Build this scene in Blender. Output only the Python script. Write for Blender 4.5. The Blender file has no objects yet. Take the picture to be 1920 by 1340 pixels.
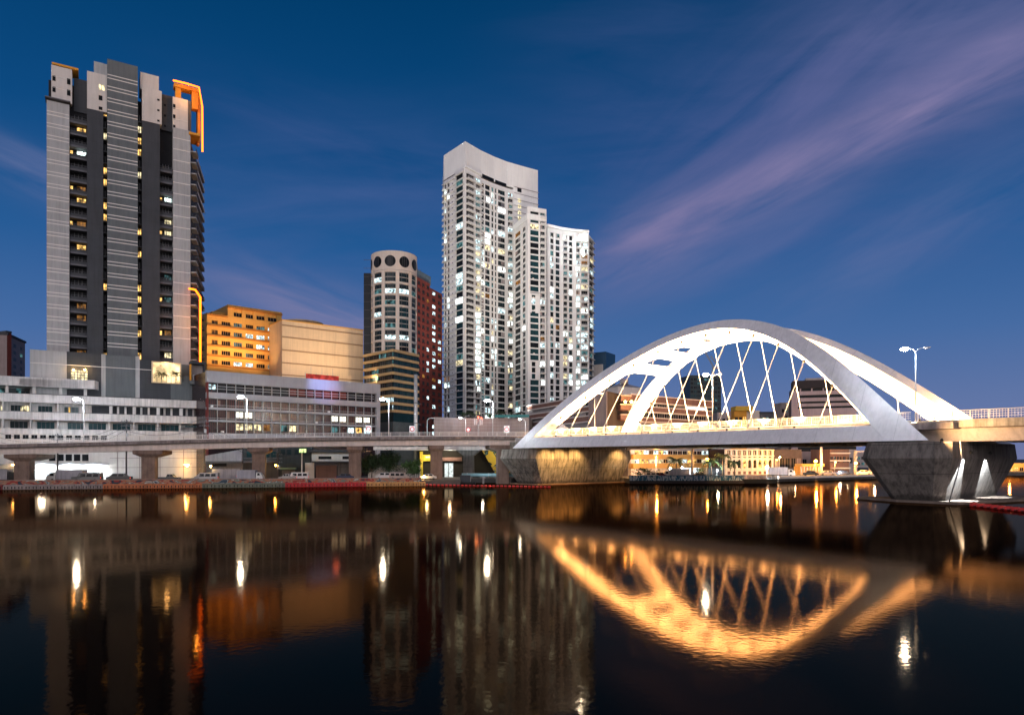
import bpy, math, random
import numpy as np
random.seed(7)
R = math.radians
F_PX, YH, CAMZ = 1280.0, 860.0, 6.5          # photograph pixels (1920 wide): focal length, horizon row; camera height in metres

# ------------------------------------------------------------------ camera, sky, sun, exposure
sc = bpy.context.scene
cd = bpy.data.cameras.new('camera'); cam = bpy.data.objects.new('camera', cd)
sc.collection.objects.link(cam); sc.camera = cam
cam.location = (0, 0, CAMZ); cam.rotation_euler = (R(90), 0, 0)
cd.sensor_fit = 'HORIZONTAL'; cd.sensor_width = 36; cd.lens = 24
cd.shift_y = (YH - 670) / 1920; cd.clip_end = 20000; cd.clip_start = .5
sc.view_settings.view_transform = 'Standard'; sc.view_settings.look = 'None'
sc.view_settings.exposure = 0; sc.view_settings.gamma = 1
sc.cycles.max_bounces = 5; sc.cycles.diffuse_bounces = 2; sc.cycles.glossy_bounces = 3
sc.cycles.transmission_bounces = 2; sc.cycles.transparent_max_bounces = 6
sc.cycles.sample_clamp_indirect = 30; sc.cycles.caustics_reflective = False; sc.cycles.caustics_refractive = False
sc.cycles.use_denoising = True

world = bpy.data.worlds.new('World'); sc.world = world; world.use_nodes = True
wn, wl = world.node_tree.nodes, world.node_tree.links
wn.clear()
def wnode(t, **k):
    n = wn.new(t)
    for a, b in k.items(): setattr(n, a, b)
    return n
def wmath(op, a, b=None, clamp=False):
    n = wnode('ShaderNodeMath', operation=op, use_clamp=clamp)
    for i, v in enumerate((a, b)):
        if v is None: continue
        if isinstance(v, (int, float)): n.inputs[i].default_value = v
        else: wl.new(v, n.inputs[i])
    return n.outputs[0]
def wdot(vec, out):
    n = wnode('ShaderNodeVectorMath', operation='DOT_PRODUCT'); wl.new(out, n.inputs[0]); n.inputs[1].default_value = vec
    return n.outputs['Value']
def wmix(fac, a, b):
    n = wnode('ShaderNodeMix', data_type='RGBA')
    for i, v in ((0, fac), (6, a), (7, b)):
        if isinstance(v, (int, float)): n.inputs[i].default_value = v
        elif isinstance(v, tuple): n.inputs[i].default_value = (*v, 1)
        else: wl.new(v, n.inputs[i])
    return n.outputs[2]
tc = wnode('ShaderNodeTexCoord'); dirn = tc.outputs['Generated']
sep = wnode('ShaderNodeSeparateXYZ'); wl.new(dirn, sep.inputs[0])
ramp = wnode('ShaderNodeValToRGB'); wl.new(sep.outputs['Z'], ramp.inputs[0])
stops = [(0.0, (.16, .185, .36)), (.07, (.118, .180, .38)), (.16, (.060, .146, .36)), (.27, (.018, .103, .30)), (.40, (.003, .066, .215)), (.56, (.0, .043, .140)), (1, (.0, .012, .05))]
while len(ramp.color_ramp.elements) < len(stops): ramp.color_ramp.elements.new(.5)
for el, (p, c) in zip(ramp.color_ramp.elements, stops): el.position = p; el.color = (*c, 1)
base = ramp.outputs[0]
def skydir(x, y):
    v = np.array([(x - 960) / F_PX, 1, (YH - y) / F_PX]); return v / np.linalg.norm(v)
def streak(a, b, w, amt, seed, col, along=(None, None)):
    """a cirrus streak lying along the great circle through two sky directions"""
    global base
    A, B = skydir(*a), skydir(*b); N = np.cross(A, B); N /= np.linalg.norm(N); T = np.cross(N, (A + B) / 2); T /= np.linalg.norm(T)
    d = wdot(tuple(N), dirn); t = wdot(tuple(T), dirn)
    comb = wnode('ShaderNodeCombineXYZ')
    wl.new(wmath('MULTIPLY', t, 2.6), comb.inputs[0]); wl.new(wmath('MULTIPLY', d, 13), comb.inputs[1]); comb.inputs[2].default_value = seed
    nz = wnode('ShaderNodeTexNoise'); nz.inputs['Scale'].default_value = 1.7; nz.inputs['Detail'].default_value = 7; nz.inputs['Roughness'].default_value = .58
    nz.inputs['Distortion'].default_value = .5
    wl.new(comb.outputs[0], nz.inputs[0])
    nz2 = wnode('ShaderNodeTexNoise'); nz2.inputs['Scale'].default_value = .8; nz2.inputs['Detail'].default_value = 3; wl.new(comb.outputs[0], nz2.inputs[0])
    dd = wmath('ADD', d, wmath('MULTIPLY', wmath('SUBTRACT', nz2.outputs[0], .5), w * 1.5))
    g = wmath('POWER', 2.718, wmath('MULTIPLY', wmath('POWER', wmath('ABSOLUTE', wmath('DIVIDE', dd, w)), 2), -1))
    # fade along the streak
    ta, tb = float(np.dot(A, T)), float(np.dot(B, T)); lo, hi = min(ta, tb), max(ta, tb)
    mr = wnode('ShaderNodeMapRange', interpolation_type='SMOOTHSTEP'); wl.new(t, mr.inputs[0]); mr.inputs[1].default_value = lo - .12; mr.inputs[2].default_value = lo + .15
    mr2 = wnode('ShaderNodeMapRange', interpolation_type='SMOOTHSTEP'); wl.new(t, mr2.inputs[0]); mr2.inputs[1].default_value = hi + .2; mr2.inputs[2].default_value = hi - .1
    m = wmath('MULTIPLY', wmath('MULTIPLY', g, mr.outputs[0]), mr2.outputs[0])
    dens = wmath('MULTIPLY', wmath('SUBTRACT', nz.outputs[0], .28, True), 2.6)
    fac = wmath('MULTIPLY', wmath('MULTIPLY', m, dens), amt, True)
    base = wmix(fac, base, col)
PINK = (.235, .205, .38)
streak((1100, 500), (1960, 80), .044, 1.1, 1.3, PINK)
streak((1200, 430), (1700, 20), .08, .5, 5.1, (.13, .14, .32))
streak((1500, 560), (1920, 330), .05, .45, 9.7, (.16, .19, .38))
streak((1500, 90), (1960, -60), .10, .6, 12.2, (.14, .155, .33))
streak((-60, 270), (130, 355), .022, 1.1, 3.1, (.17, .20, .38))
streak((380, 510), (690, 610), .03, 1.0, 6.6, (.22, .21, .38))
streak((380, 190), (800, 330), .05, .35, 16.4, (.06, .10, .28))
streak((1130, 560), (1500, 420), .05, .5, 21.4, (.13, .16, .35))
streak((150, 420), (900, 400), .10, .35, 31.4, (.08, .13, .33))
streak((1000, 250), (1900, 240), .13, .30, 41.4, (.09, .12, .31))
# the afterglow lies behind the camera: it lights the fronts of everything here
back = wmath('MULTIPLY', sep.outputs['Y'], -1)
bm = wnode('ShaderNodeMapRange', interpolation_type='SMOOTHSTEP'); wl.new(back, bm.inputs[0]); bm.inputs[1].default_value = .0; bm.inputs[2].default_value = .85
up = wnode('ShaderNodeMapRange', interpolation_type='SMOOTHSTEP'); wl.new(sep.outputs['Z'], up.inputs[0]); up.inputs[1].default_value = .75; up.inputs[2].default_value = -.05
gl = wmath('MULTIPLY', bm.outputs[0], up.outputs[0])
base = wmix(gl, base, (1.36, 1.24, 1.22))
nish = wnode('ShaderNodeTexSky', sky_type='NISHITA', sun_disc=False, sun_elevation=R(1), sun_rotation=R(180))
nb = wnode('ShaderNodeVectorMath', operation='SCALE'); wl.new(nish.outputs[0], nb.inputs[0]); nb.inputs[3].default_value = .001
ad = wnode('ShaderNodeVectorMath', operation='ADD'); wl.new(base, ad.inputs[0]); wl.new(nb.outputs[0], ad.inputs[1])
bg = wnode('ShaderNodeBackground'); wl.new(ad.outputs[0], bg.inputs[0]); bg.inputs[1].default_value = 1.0
wo = wnode('ShaderNodeOutputWorld'); wl.new(bg.outputs[0], wo.inputs[0])

sd = bpy.data.lights.new('sun', 'SUN'); sd.energy = .6; sd.angle = R(25); sd.color = (1, .86, .84)
sun = bpy.data.objects.new('sun', sd); sc.collection.objects.link(sun); sun.rotation_euler = (R(72), 0, R(-12)); sun.location = (0, -50, 60)

# ------------------------------------------------------------------ materials
MATS = {}
def _nm(m): return m.node_tree.nodes, m.node_tree.links
def mat(name, col, rough=.7, var=.15, scale=.6, streaks=0, spec=.4, metal=0, bump=0, grime=0, seams=(), tide=0):
    """Principled surface with uneven tone, vertical weather streaks and optional bump"""
    if name in MATS: return MATS[name]
    m = bpy.data.materials.new(name); m.use_nodes = True; n, l = _nm(m); b = n['Principled BSDF']
    b.inputs['Roughness'].default_value = rough; b.inputs['Specular IOR Level'].default_value = spec; b.inputs['Metallic'].default_value = metal
    g = n.new('ShaderNodeNewGeometry')
    out = None
    def noise(sc_, vec, det=4, ro=.6):
        mp = n.new('ShaderNodeMapping'); mp.inputs['Scale'].default_value = vec; l.new(g.outputs['Position'], mp.inputs[0])
        t = n.new('ShaderNodeTexNoise'); t.inputs['Scale'].default_value = sc_; t.inputs['Detail'].default_value = det; t.inputs['Roughness'].default_value = ro
        l.new(mp.outputs[0], t.inputs[0]); return t.outputs[0]
    def mrange(s, a, b_, c, d):
        q = n.new('ShaderNodeMapRange'); l.new(s, q.inputs[0])
        for i, v in enumerate((a, b_, c, d)): q.inputs[i + 1].default_value = v
        return q.outputs[0]
    f = mrange(noise(scale, (1, 1, 1)), .3, .7, 1 - var, 1 + var * .6)
    if streaks:
        s = mrange(noise(1.0, (1.6, 1.6, .09), 5, .7), .42, .68, 1, 1 - streaks)
        q = n.new('ShaderNodeMath'); q.operation = 'MULTIPLY'; l.new(f, q.inputs[0]); l.new(s, q.inputs[1]); f = q.outputs[0]
    if grime:
        s = mrange(noise(.35, (1, 1, .6), 6, .75), .45, .7, 1, 1 - grime)
        q = n.new('ShaderNodeMath'); q.operation = 'MULTIPLY'; l.new(f, q.inputs[0]); l.new(s, q.inputs[1]); f = q.outputs[0]
    def mul(a, b_):
        q = n.new('ShaderNodeMath'); q.operation = 'MULTIPLY'; l.new(a, q.inputs[0]); l.new(b_, q.inputs[1]); return q.outputs[0]
    for vec, per, wid, dk in seams:                            # joints between panels or pours: along a direction, every per metres
        d = n.new('ShaderNodeVectorMath'); d.operation = 'DOT_PRODUCT'; l.new(g.outputs['Position'], d.inputs[0]); d.inputs[1].default_value = vec
        p = n.new('ShaderNodeMath'); p.operation = 'PINGPONG'; l.new(d.outputs['Value'], p.inputs[0]); p.inputs[1].default_value = per / 2
        f = mul(f, mrange(p.outputs[0], wid * .5, wid * 1.5, 1 - dk, 1))
    if tide:
        sx = n.new('ShaderNodeSeparateXYZ'); l.new(g.outputs['Position'], sx.inputs[0]); ad_ = n.new('ShaderNodeMath'); ad_.operation = 'ADD'; l.new(sx.outputs['Z'], ad_.inputs[0])
        l.new(mrange(noise(1.2, (1, 1, .5)), .3, .7, -.45, .45), ad_.inputs[1]); f = mul(f, mrange(ad_.outputs[0], tide - .25, tide + .35, .38, 1))
    mx = n.new('ShaderNodeVectorMath'); mx.operation = 'SCALE'; mx.inputs[0].default_value = col; l.new(f, mx.inputs[3])
    l.new(mx.outputs[0], b.inputs['Base Color'])
    if bump:
        bp = n.new('ShaderNodeBump'); bp.inputs['Strength'].default_value = bump; bp.inputs['Distance'].default_value = .05
        l.new(noise(4, (1, 1, 1), 6), bp.inputs['Height']); l.new(bp.outputs[0], b.inputs['Normal'])
    MATS[name] = m; return m
def emat(name, col, strength, vary=0, scale=1.2, sample=False):
    """a thing that gives off light; vary gives the unevenness of a furnished room behind glass"""
    if name in MATS: return MATS[name]
    m = bpy.data.materials.new(name); m.use_nodes = True; n, l = _nm(m); n.clear()
    e = n.new('ShaderNodeEmission'); o = n.new('ShaderNodeOutputMaterial'); e.inputs[0].default_value = (*col, 1); e.inputs[1].default_value = strength
    l.new(e.outputs[0], o.inputs[0])
    if vary:
        g = n.new('ShaderNodeNewGeometry'); t = n.new('ShaderNodeTexNoise'); t.inputs['Scale'].default_value = scale; t.inputs['Detail'].default_value = 3
        l.new(g.outputs['Position'], t.inputs[0])
        q = n.new('ShaderNodeMapRange'); l.new(t.outputs[0], q.inputs[0]); q.inputs[1].default_value = .38; q.inputs[2].default_value = .62
        q.inputs[3].default_value = strength * (1 - vary); q.inputs[4].default_value = strength * (1 + vary); l.new(q.outputs[0], e.inputs[1])
    if not sample:
        try: m.cycles.emission_sampling = 'NONE'
        except Exception: pass
    MATS[name] = m; return m
plaster = mat('white_plaster', (.74, .70, .69), .8, .14, .35, .38, grime=.18)
plaster2 = mat('white_plaster_clean', (.70, .65, .61), .75, .08, .2, .12)
tower_white = mat('tower_white_paint', (.86, .83, .80), .7, .06, .15, .08)
crown_white = mat('crown_white_paint', (.92, .90, .87), .7, .06, .08, .10)
arch_white = mat('arch_white_paint', (.82, .79, .81), .5, .08, .25, .14, grime=.12, seams=[((.63691, -.77093, 0), 6.1, .035, .25)])
conc = mat('pier_concrete', (.24, .19, .17), .9, .3, .5, .5, bump=.4, grime=.45)
conc2 = mat('wet_pier_concrete', (.20, .175, .158), .9, .18, .35, .6, bump=.15, grime=.28, seams=[((0, 0, 1), 4.3, .05, .45), ((.77093, .63691, 0), 7.5, .04, .3)], tide=1.1)
deckc = mat('weathered_deck_concrete', (.30, .25, .235), .9, .3, .8, .45, grime=.35)
girderc = mat('painted_girder', (.70, .60, .55), .8, .12, .5, .2)
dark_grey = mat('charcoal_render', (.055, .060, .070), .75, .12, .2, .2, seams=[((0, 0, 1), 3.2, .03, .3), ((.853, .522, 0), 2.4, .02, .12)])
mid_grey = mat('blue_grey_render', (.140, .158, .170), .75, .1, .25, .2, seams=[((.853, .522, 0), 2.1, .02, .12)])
light_grey = mat('pale_grey_render', (.46, .46, .465), .75, .08, .2, .22, seams=[((.853, .522, 0), 1.9, .02, .10)])
line_white = mat('white_line_paint', (.82, .78, .74), .7, .05)
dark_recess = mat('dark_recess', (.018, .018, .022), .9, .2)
slab_grey = mat('balcony_grey', (.13, .13, .145), .8, .15)
glass = mat('dark_glass', (.010, .026, .032), .3, .4, .5, spec=.15)
glass_b = mat('black_glass', (.007, .009, .012), .3, .4, .5, spec=.12)
glass_t = mat('teal_glass', (.008, .045, .055), .3, .3, .5, spec=.15)
steel = mat('galvanised_steel', (.45, .45, .46), .45, .1, metal=.3)
pole_paint = mat('white_pole_paint', (.75, .74, .74), .5, .05)
rail_paint = mat('white_rail_paint', (.78, .76, .75), .5, .06)
orange = mat('orange_paint', (.75, .33, .03), .6, .1)
cream = mat('cream_render', (.80, .62, .42), .8, .08, .15, .12, seams=[((0, 0, 1), 1.1, .03, .06), ((.82, .57, 0), 3.4, .03, .08)])
cream_d = mat('brown_band_paint', (.36, .24, .15), .8, .1)
yellow_r = mat('yellow_render', (.80, .46, .13), .8, .1, .2, .08)
yellow_p = mat('deep_orange_band', (.50, .22, .055), .8, .1)  # deeper orange for the hotel ledges
red_r = mat('red_render', (.19, .035, .024), .85, .15, .3, .2)
brown_r = mat('brown_band_render', (.22, .12, .095), .85, .12, .3, .2)
taupe = mat('taupe_render', (.33, .26, .25), .85, .1, .3, .2)
grey_metal = mat('grey_metal_panel', (.36, .35, .37), .6, .08, .2, .12)
maroon = mat('maroon_frame', (.13, .010, .010), .7, .2)
maroon_d = mat('maroon_glass', (.022, .010, .013), .25, .4)
striped_y = mat('ochre_band', (.62, .42, .20), .8, .08)
pale_tan = mat('pale_tan_render', (.80, .70, .60), .8, .06, .15, .1)
beige_w = mat('beige_wall', (.42, .37, .36), .85, .1, .2, .2)
asphalt = mat('asphalt', (.05, .05, .052), .9, .2, .5)
rubber = mat('black_rubber', (.015, .015, .015), .8, .1)
black_car = mat('dark_car_paint', (.02, .02, .024), .3, .1, spec=.6)
white_car = mat('white_car_paint', (.62, .60, .58), .4, .08, spec=.5)
silver_car = mat('silver_car_paint', (.30, .29, .28), .35, .1, spec=.5)
bark = mat('bark', (.09, .065, .045), .9, .3, 2)
leaf = mat('leaf_green', (.035, .075, .028), .6, .5, 1.5)
leaf_l = mat('leaf_light_green', (.07, .15, .04), .6, .5, 1.5)
palm_leaf = mat('palm_leaf', (.05, .07, .025), .6, .4, 1.5)
sign_red = mat('sign_red', (.6, .03, .03), .6, .1)
sign_white = mat('sign_white', (.75, .72, .72), .6, .05)
red_plastic = mat('red_plastic', (.62, .03, .025), .45, .15)
blue_paint = mat('blue_wall_paint', (.02, .10, .19), .7, .3, 1, .3)
pipe_blue = mat('pale_blue_pipe_paint', (.22, .38, .42), .5, .2, 1)
corr = mat('corrugated_sheet', (.38, .37, .41), .7, .15, .5, .3)
win_white = emat('lit_window_cool', (.70, .95, 1), 1.3, .9, .9)
win_bright = emat('lit_window_bright', (.80, 1, .95), 4.0, .95, 1.3)
win_yellow = emat('lit_window_yellow', (1, .86, .50), 1.0, .8, .9)
win_warm = emat('lit_window_warm', (1, .58, .16), 1.3, .9, .9)
win_dimw = emat('dim_window_warm', (1, .45, .12), .22, .9, .9)
win_dim = emat('dim_window_teal', (.25, .62, .66), .22, .9, .7)
led_orange = emat('orange_led', (1, .15, .008), 5.5, sample=False)
lamp_white = emat('lamp_white', (.80, .93, 1), 260)
lamp_warm = emat('lamp_warm', (1, .50, .12), 110)
lamp_orange = emat('lamp_orange', (1, .34, .03), 150)
strip_warm = emat('warm_light_strip', (1, .62, .24), 110, sample=True)
glow_white = emat('shop_light', (.80, .95, 1), 2.2, .5, .6)

def water_material():
    m = bpy.data.materials.new('river_water'); m.use_nodes = True; n, l = _nm(m); n.clear()
    g = n.new('ShaderNodeNewGeometry')
    def nz(scale, vec, det):
        mp = n.new('ShaderNodeMapping'); mp.inputs['Scale'].default_value = vec; l.new(g.outputs['Position'], mp.inputs[0])
        t = n.new('ShaderNodeTexNoise'); t.inputs['Scale'].default_value = scale; t.inputs['Detail'].default_value = det; l.new(mp.outputs[0], t.inputs[0]); return t.outputs[0]
    b1 = n.new('ShaderNodeBump'); b1.inputs['Strength'].default_value = 1; b1.inputs['Distance'].default_value = .0028; l.new(nz(3.2, (1, 1, 1), 3), b1.inputs['Height'])
    b2 = n.new('ShaderNodeBump'); b2.inputs['Strength'].default_value = 1; b2.inputs['Distance'].default_value = .006; l.new(nz(.22, (1, .6, 1), 2), b2.inputs['Height']); l.new(b1.outputs[0], b2.inputs['Normal'])
    gl = n.new('ShaderNodeBsdfGlossy'); gl.inputs['Roughness'].default_value = .052; gl.inputs['Color'].default_value = (.33, .22, .135, 1); l.new(b2.outputs[0], gl.inputs['Normal'])
    df = n.new('ShaderNodeBsdfDiffuse'); df.inputs[0].default_value = (.004, .0035, .004, 1)
    fr = n.new('ShaderNodeFresnel'); fr.inputs[0].default_value = 1.33
    mx = n.new('ShaderNodeMixShader'); l.new(fr.outputs[0], mx.inputs[0]); l.new(df.outputs[0], mx.inputs[1]); l.new(gl.outputs[0], mx.inputs[2])
    o = n.new('ShaderNodeOutputMaterial'); l.new(mx.outputs[0], o.inputs[0]); return m
water_m = water_material()

# ------------------------------------------------------------------ mesh helpers
COL = sc.collection
ORG = {}
def V(*a): return np.array(a, float)
def W3(px, Y, z): return V((px - 960) / F_PX * Y, Y, z)              # a point on the sight line of column px, Y metres ahead
def P(px, py, Y): return V((px - 960) / F_PX * Y, Y, CAMZ + (YH - py) / F_PX * Y)
class MB:
    def __init__(s): s.v = []; s.f = []; s.m = []; s.mats = []
    def mi(s, m):
        if m not in s.mats: s.mats.append(m)
        return s.mats.index(m)
    def poly(s, pts, m=None):
        b = len(s.v); s.v += [tuple(map(float, p)) for p in pts]; s.f.append(tuple(range(b, b + len(pts)))); s.m.append(m)
    def hexa(s, c, m=None):
        """c: 8 corners, bottom ring then top ring"""
        b = len(s.v); s.v += [tuple(map(float, p)) for p in c]
        for q in ((0, 3, 2, 1), (4, 5, 6, 7), (0, 1, 5, 4), (1, 2, 6, 5), (2, 3, 7, 6), (3, 0, 4, 7)):
            s.f.append(tuple(b + i for i in q)); s.m.append(m)
    def box(s, c, sx, sy, sz, ang=0, m=None):
        """centre of the base, sizes"""
        ca, sa = math.cos(ang), math.sin(ang); q = []
        for z in (0, sz):
            for x, y in ((-1, -1), (1, -1), (1, 1), (-1, 1)):
                a, b = x * sx / 2, y * sy / 2; q.append((c[0] + a * ca - b * sa, c[1] + a * sa + b * ca, c[2] + z))
        s.hexa(q, m)
    def tube(s, pts, r, k=8, m=None, cap=True):
        pts = [V(*p) for p in pts]; rr = r if isinstance(r, (list, tuple)) else [r] * len(pts); rings = []
        for i, p in enumerate(pts):
            t = pts[min(i + 1, len(pts) - 1)] - pts[max(i - 1, 0)]; t = t / (np.linalg.norm(t) + 1e-9)
            a = np.cross(t, (0, 0, 1) if abs(t[2]) < .9 else (1, 0, 0)); a /= np.linalg.norm(a); b = np.cross(t, a)
            st = len(s.v); rings.append(st)
            for j in range(k):
                th = 2 * math.pi * j / k; s.v.append(tuple(p + rr[i] * (math.cos(th) * a + math.sin(th) * b)))
        for i in range(len(rings) - 1):
            for j in range(k):
                j2 = (j + 1) % k; s.f.append((rings[i] + j, rings[i] + j2, rings[i + 1] + j2, rings[i + 1] + j)); s.m.append(m)
        if cap:
            s.f.append(tuple(rings[0] + j for j in range(k))[::-1]); s.m.append(m); s.f.append(tuple(rings[-1] + j for j in range(k))); s.m.append(m)
    def prism(s, poly, z0, z1, m=None, taper=None):
        n = len(poly); b = len(s.v)
        s.v += [(float(p[0]), float(p[1]), z0 if np.isscalar(z0) else z0[i]) for i, p in enumerate(poly)]
        s.v += [(float(p[0]), float(p[1]), z1 if np.isscalar(z1) else z1[i]) for i, p in enumerate(taper or poly)]
        s.f.append(tuple(range(b, b + n))[::-1]); s.m.append(m); s.f.append(tuple(range(b + n, b + 2 * n))); s.m.append(m)
        for i in range(n):
            j = (i + 1) % n; s.f.append((b + i, b + j, b + n + j, b + n + i)); s.m.append(m)
    def ball(s, c, r, m=None, k=8, sz=1):
        b = len(s.v); rows = k // 2
        for i in range(1, rows):
            ph = math.pi * i / rows
            for j in range(k): th = 2 * math.pi * j / k; s.v.append((c[0] + r * math.sin(ph) * math.cos(th), c[1] + r * math.sin(ph) * math.sin(th), c[2] + r * sz * math.cos(ph)))
        t = len(s.v); s.v += [(c[0], c[1], c[2] + r * sz), (c[0], c[1], c[2] - r * sz)]
        for i in range(rows - 2):
            for j in range(k): j2 = (j + 1) % k; s.f.append((b + i * k + j, b + (i + 1) * k + j, b + (i + 1) * k + j2, b + i * k + j2)); s.m.append(m)
        for j in range(k):
            j2 = (j + 1) % k; s.f.append((t, b + j, b + j2)); s.m.append(m); q = b + (rows - 2) * k; s.f.append((t + 1, q + j2, q + j)); s.m.append(m)
    def build(s, name, m, parent=None, smooth=False, origin=None):
        if not s.v: return None
        org = ORG[parent.name] if parent else (V(*origin) if origin is not None else V(0, 0, 0))
        me = bpy.data.meshes.new(name)
        me.from_pydata([tuple(np.array(p) - org) for p in s.v], [], s.f)
        ml = []
        def mi(x):
            x = x or m
            if x not in ml: ml.append(x)
            return ml.index(x)
        idx = [mi(x) for x in s.m]
        for x in ml: me.materials.append(x)
        me.polygons.foreach_set('material_index', idx)
        if smooth: me.polygons.foreach_set('use_smooth', [True] * len(me.polygons))
        me.update()
        o = bpy.data.objects.new(name, me); COL.objects.link(o)
        if parent: o.parent = parent
        else: o.location = tuple(org)
        ORG[o.name] = org
        return o
def tag(o, label, cat, group=None, kind=None):
    if label: o['label'] = label
    if cat: o['category'] = cat
    if group: o['group'] = group
    if kind: o['kind'] = kind
    return o
def thing(name, loc, label, cat, group=None):
    o = bpy.data.objects.new(name, None); COL.objects.link(o); o.location = tuple(map(float, loc)); o.empty_display_size = .5
    ORG[o.name] = V(*loc); return tag(o, label, cat, group)
def struct(name, mb, m):
    o = mb.build(name, m); o['kind'] = 'structure'; return o
def copy_thing(root, loc, rz, label=None):
    r = root.copy(); COL.objects.link(r); r.location = tuple(map(float, loc)); r.rotation_euler = (0, 0, rz)
    if label: r['label'] = label
    for ch in list(root.children):
        c = ch.copy(); COL.objects.link(c); c.parent = r
        for g in list(ch.children):
            d = g.copy(); COL.objects.link(d); d.parent = c
    return r
class Face:
    """a vertical facade plane through two ground points"""
    def __init__(s, A, B):
        s.A = V(A[0], A[1], 0); B = V(B[0], B[1], 0); s.L = np.linalg.norm(B - s.A); s.d = (B - s.A) / s.L
        n = V(s.d[1], -s.d[0], 0); s.n = n if n @ (-s.A) > 0 else -n
    @classmethod
    def px(c, x0, Y0, x1, Y1): return c(W3(x0, Y0, 0), W3(x1, Y1, 0))
    @classmethod
    def vp(c, x0, Y0, xv, x1): return c.px(x0, Y0, x1, Y0 * (xv - x0) / (xv - x1))
    def u(s, px):
        k = (px - 960) / F_PX; return (k * s.A[1] - s.A[0]) / (s.d[0] - k * s.d[1])
    def z(s, px, py): Y = (s.A + s.d * s.u(px))[1]; return CAMZ + (YH - py) / F_PX * Y
    def p(s, u, w, z): q = s.A + s.d * u + s.n * w; return (q[0], q[1], z)
    def box(s, mb, u0, u1, z0, z1, w0, w1, m=None):
        mb.hexa([s.p(u0, w1, z0), s.p(u1, w1, z0), s.p(u1, w0, z0), s.p(u0, w0, z0), s.p(u0, w1, z1), s.p(u1, w1, z1), s.p(u1, w0, z1), s.p(u0, w0, z1)], m)
    def pbox(s, mb, x0, x1, z0, z1, w0, w1, m=None): s.box(mb, s.u(x0), s.u(x1), z0, z1, w0, w1, m)
    def quad(s, mb, u0, u1, z0, z1, w, m=None): mb.poly([s.p(u0, w, z0), s.p(u1, w, z0), s.p(u1, w, z1), s.p(u0, w, z1)], m)
class Parts:
    """repeated parts of one thing: the 100 that show largest become objects, the rest one object"""
    def __init__(s, name, m, parent): s.name, s.m, s.parent, s.items = name, m, parent, []
    def add(s, mb, size): s.items.append((size, len(s.items), mb))
    def flush(s):
        it = sorted(s.items, key=lambda a: (-a[0], a[1]))
        n = 100 if len(it) > 100 else len(it)
        if len(it) > 100: n = 99
        for a in it[:n]: a[2].build(s.name, s.m, s.parent)
        if it[n:]:
            M = MB()
            for a in it[n:]:
                b = len(M.v); M.v += a[2].v; M.f += [tuple(b + i for i in f) for f in a[2].f]; M.m += a[2].m
            o = M.build(s.name, s.m, s.parent); o['kind'] = 'stuff'
def window(F, u0, u1, z0, z1, w, m, frame=None, nx=1, nz=0, ft=.07):
    mb = MB(); F.quad(mb, u0, u1, z0, z1, w, m)
    if frame:
        for i in range(1, nx): c = u0 + (u1 - u0) * i / nx; F.box(mb, c - ft, c + ft, z0 + .01, z1 - .01, w + .005, w + .09, frame)
        for i in range(nz): c = z0 + (z1 - z0) * (i + 1) / (nz + 1); F.box(mb, u0 + .01, u1 - .01, c - ft * .8, c + ft * .8, w + .005, w + .085, frame)
    return mb
def fsize(F, u0, u1, z0, z1): Y = (F.A + F.d * u0)[1]; return (u1 - u0) * (z1 - z0) / Y / Y
def light(name, typ, loc, power, col, parent=None, aim=None, size=.3, cone=None, blend=.6):
    d = bpy.data.lights.new(name, typ); d.energy = power; d.color = col
    if typ in ('POINT', 'SPOT'): d.shadow_soft_size = size
    if typ == 'SPOT': d.spot_size = R(cone); d.spot_blend = blend
    o = bpy.data.objects.new(name, d); COL.objects.link(o)
    org = ORG[parent.name] if parent else V(0, 0, 0); o.location = tuple(V(*loc) - org)
    if parent: o.parent = parent
    if aim is not None:
        from mathutils import Vector
        o.rotation_euler = Vector(tuple(V(*aim) - V(*loc))).to_track_quat('-Z', 'Y').to_euler()
    return o
def zat(px, py, Y): return CAMZ + (YH - py) / F_PX * Y
def body(parent, pts, back, z0, z1, m, name='wall'):
    """solid block behind a line of ground points; back = metres deep along the sight line"""
    q = [V(p[0], p[1]) for p in pts]; c = sum(q) / len(q); d = c / np.linalg.norm(c) * back
    mb = MB(); mb.prism(q + [q[-1] + d, q[0] + d], z0, z1, m); return mb.build(name, m, parent)
LAND = 1.2

# ------------------------------------------------------------------ water and land
mb = MB(); mb.poly([(-3000, -400, 0), (3000, -400, 0), (3000, 9000, 0), (-3000, 9000, 0)]); struct('river_water', mb, water_m)
shore = [(-700, 132), (0, 148.5), (500, 161), (790, 169), (862, 173), (868, 186), (1170, 190), (1180, 181.5), (1395, 181.5), (1400, 192), (1457, 195), (1662, 229), (1672, 262), (1930, 268), (3200, 275)]
sp = [W3(x, Y, 0) for x, Y in shore]
mb = MB(); mb.prism([p[:2] for p in sp] + [(9000, 9000), (-9000, 9000), (-9000, sp[0][1])], -1, LAND)
struct('ground', mb, mat('river_bank_paving', (.10, .09, .085), .9, .3, .4))
mb = MB(); q = [W3(x, Y, LAND + .006) for x, Y in ((-700, 141), (0, 156), (500, 168.5), (790, 177), (790, 186), (500, 178), (0, 166), (-700, 151))]; mb.poly(q); struct('road', mb, asphalt)

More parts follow.
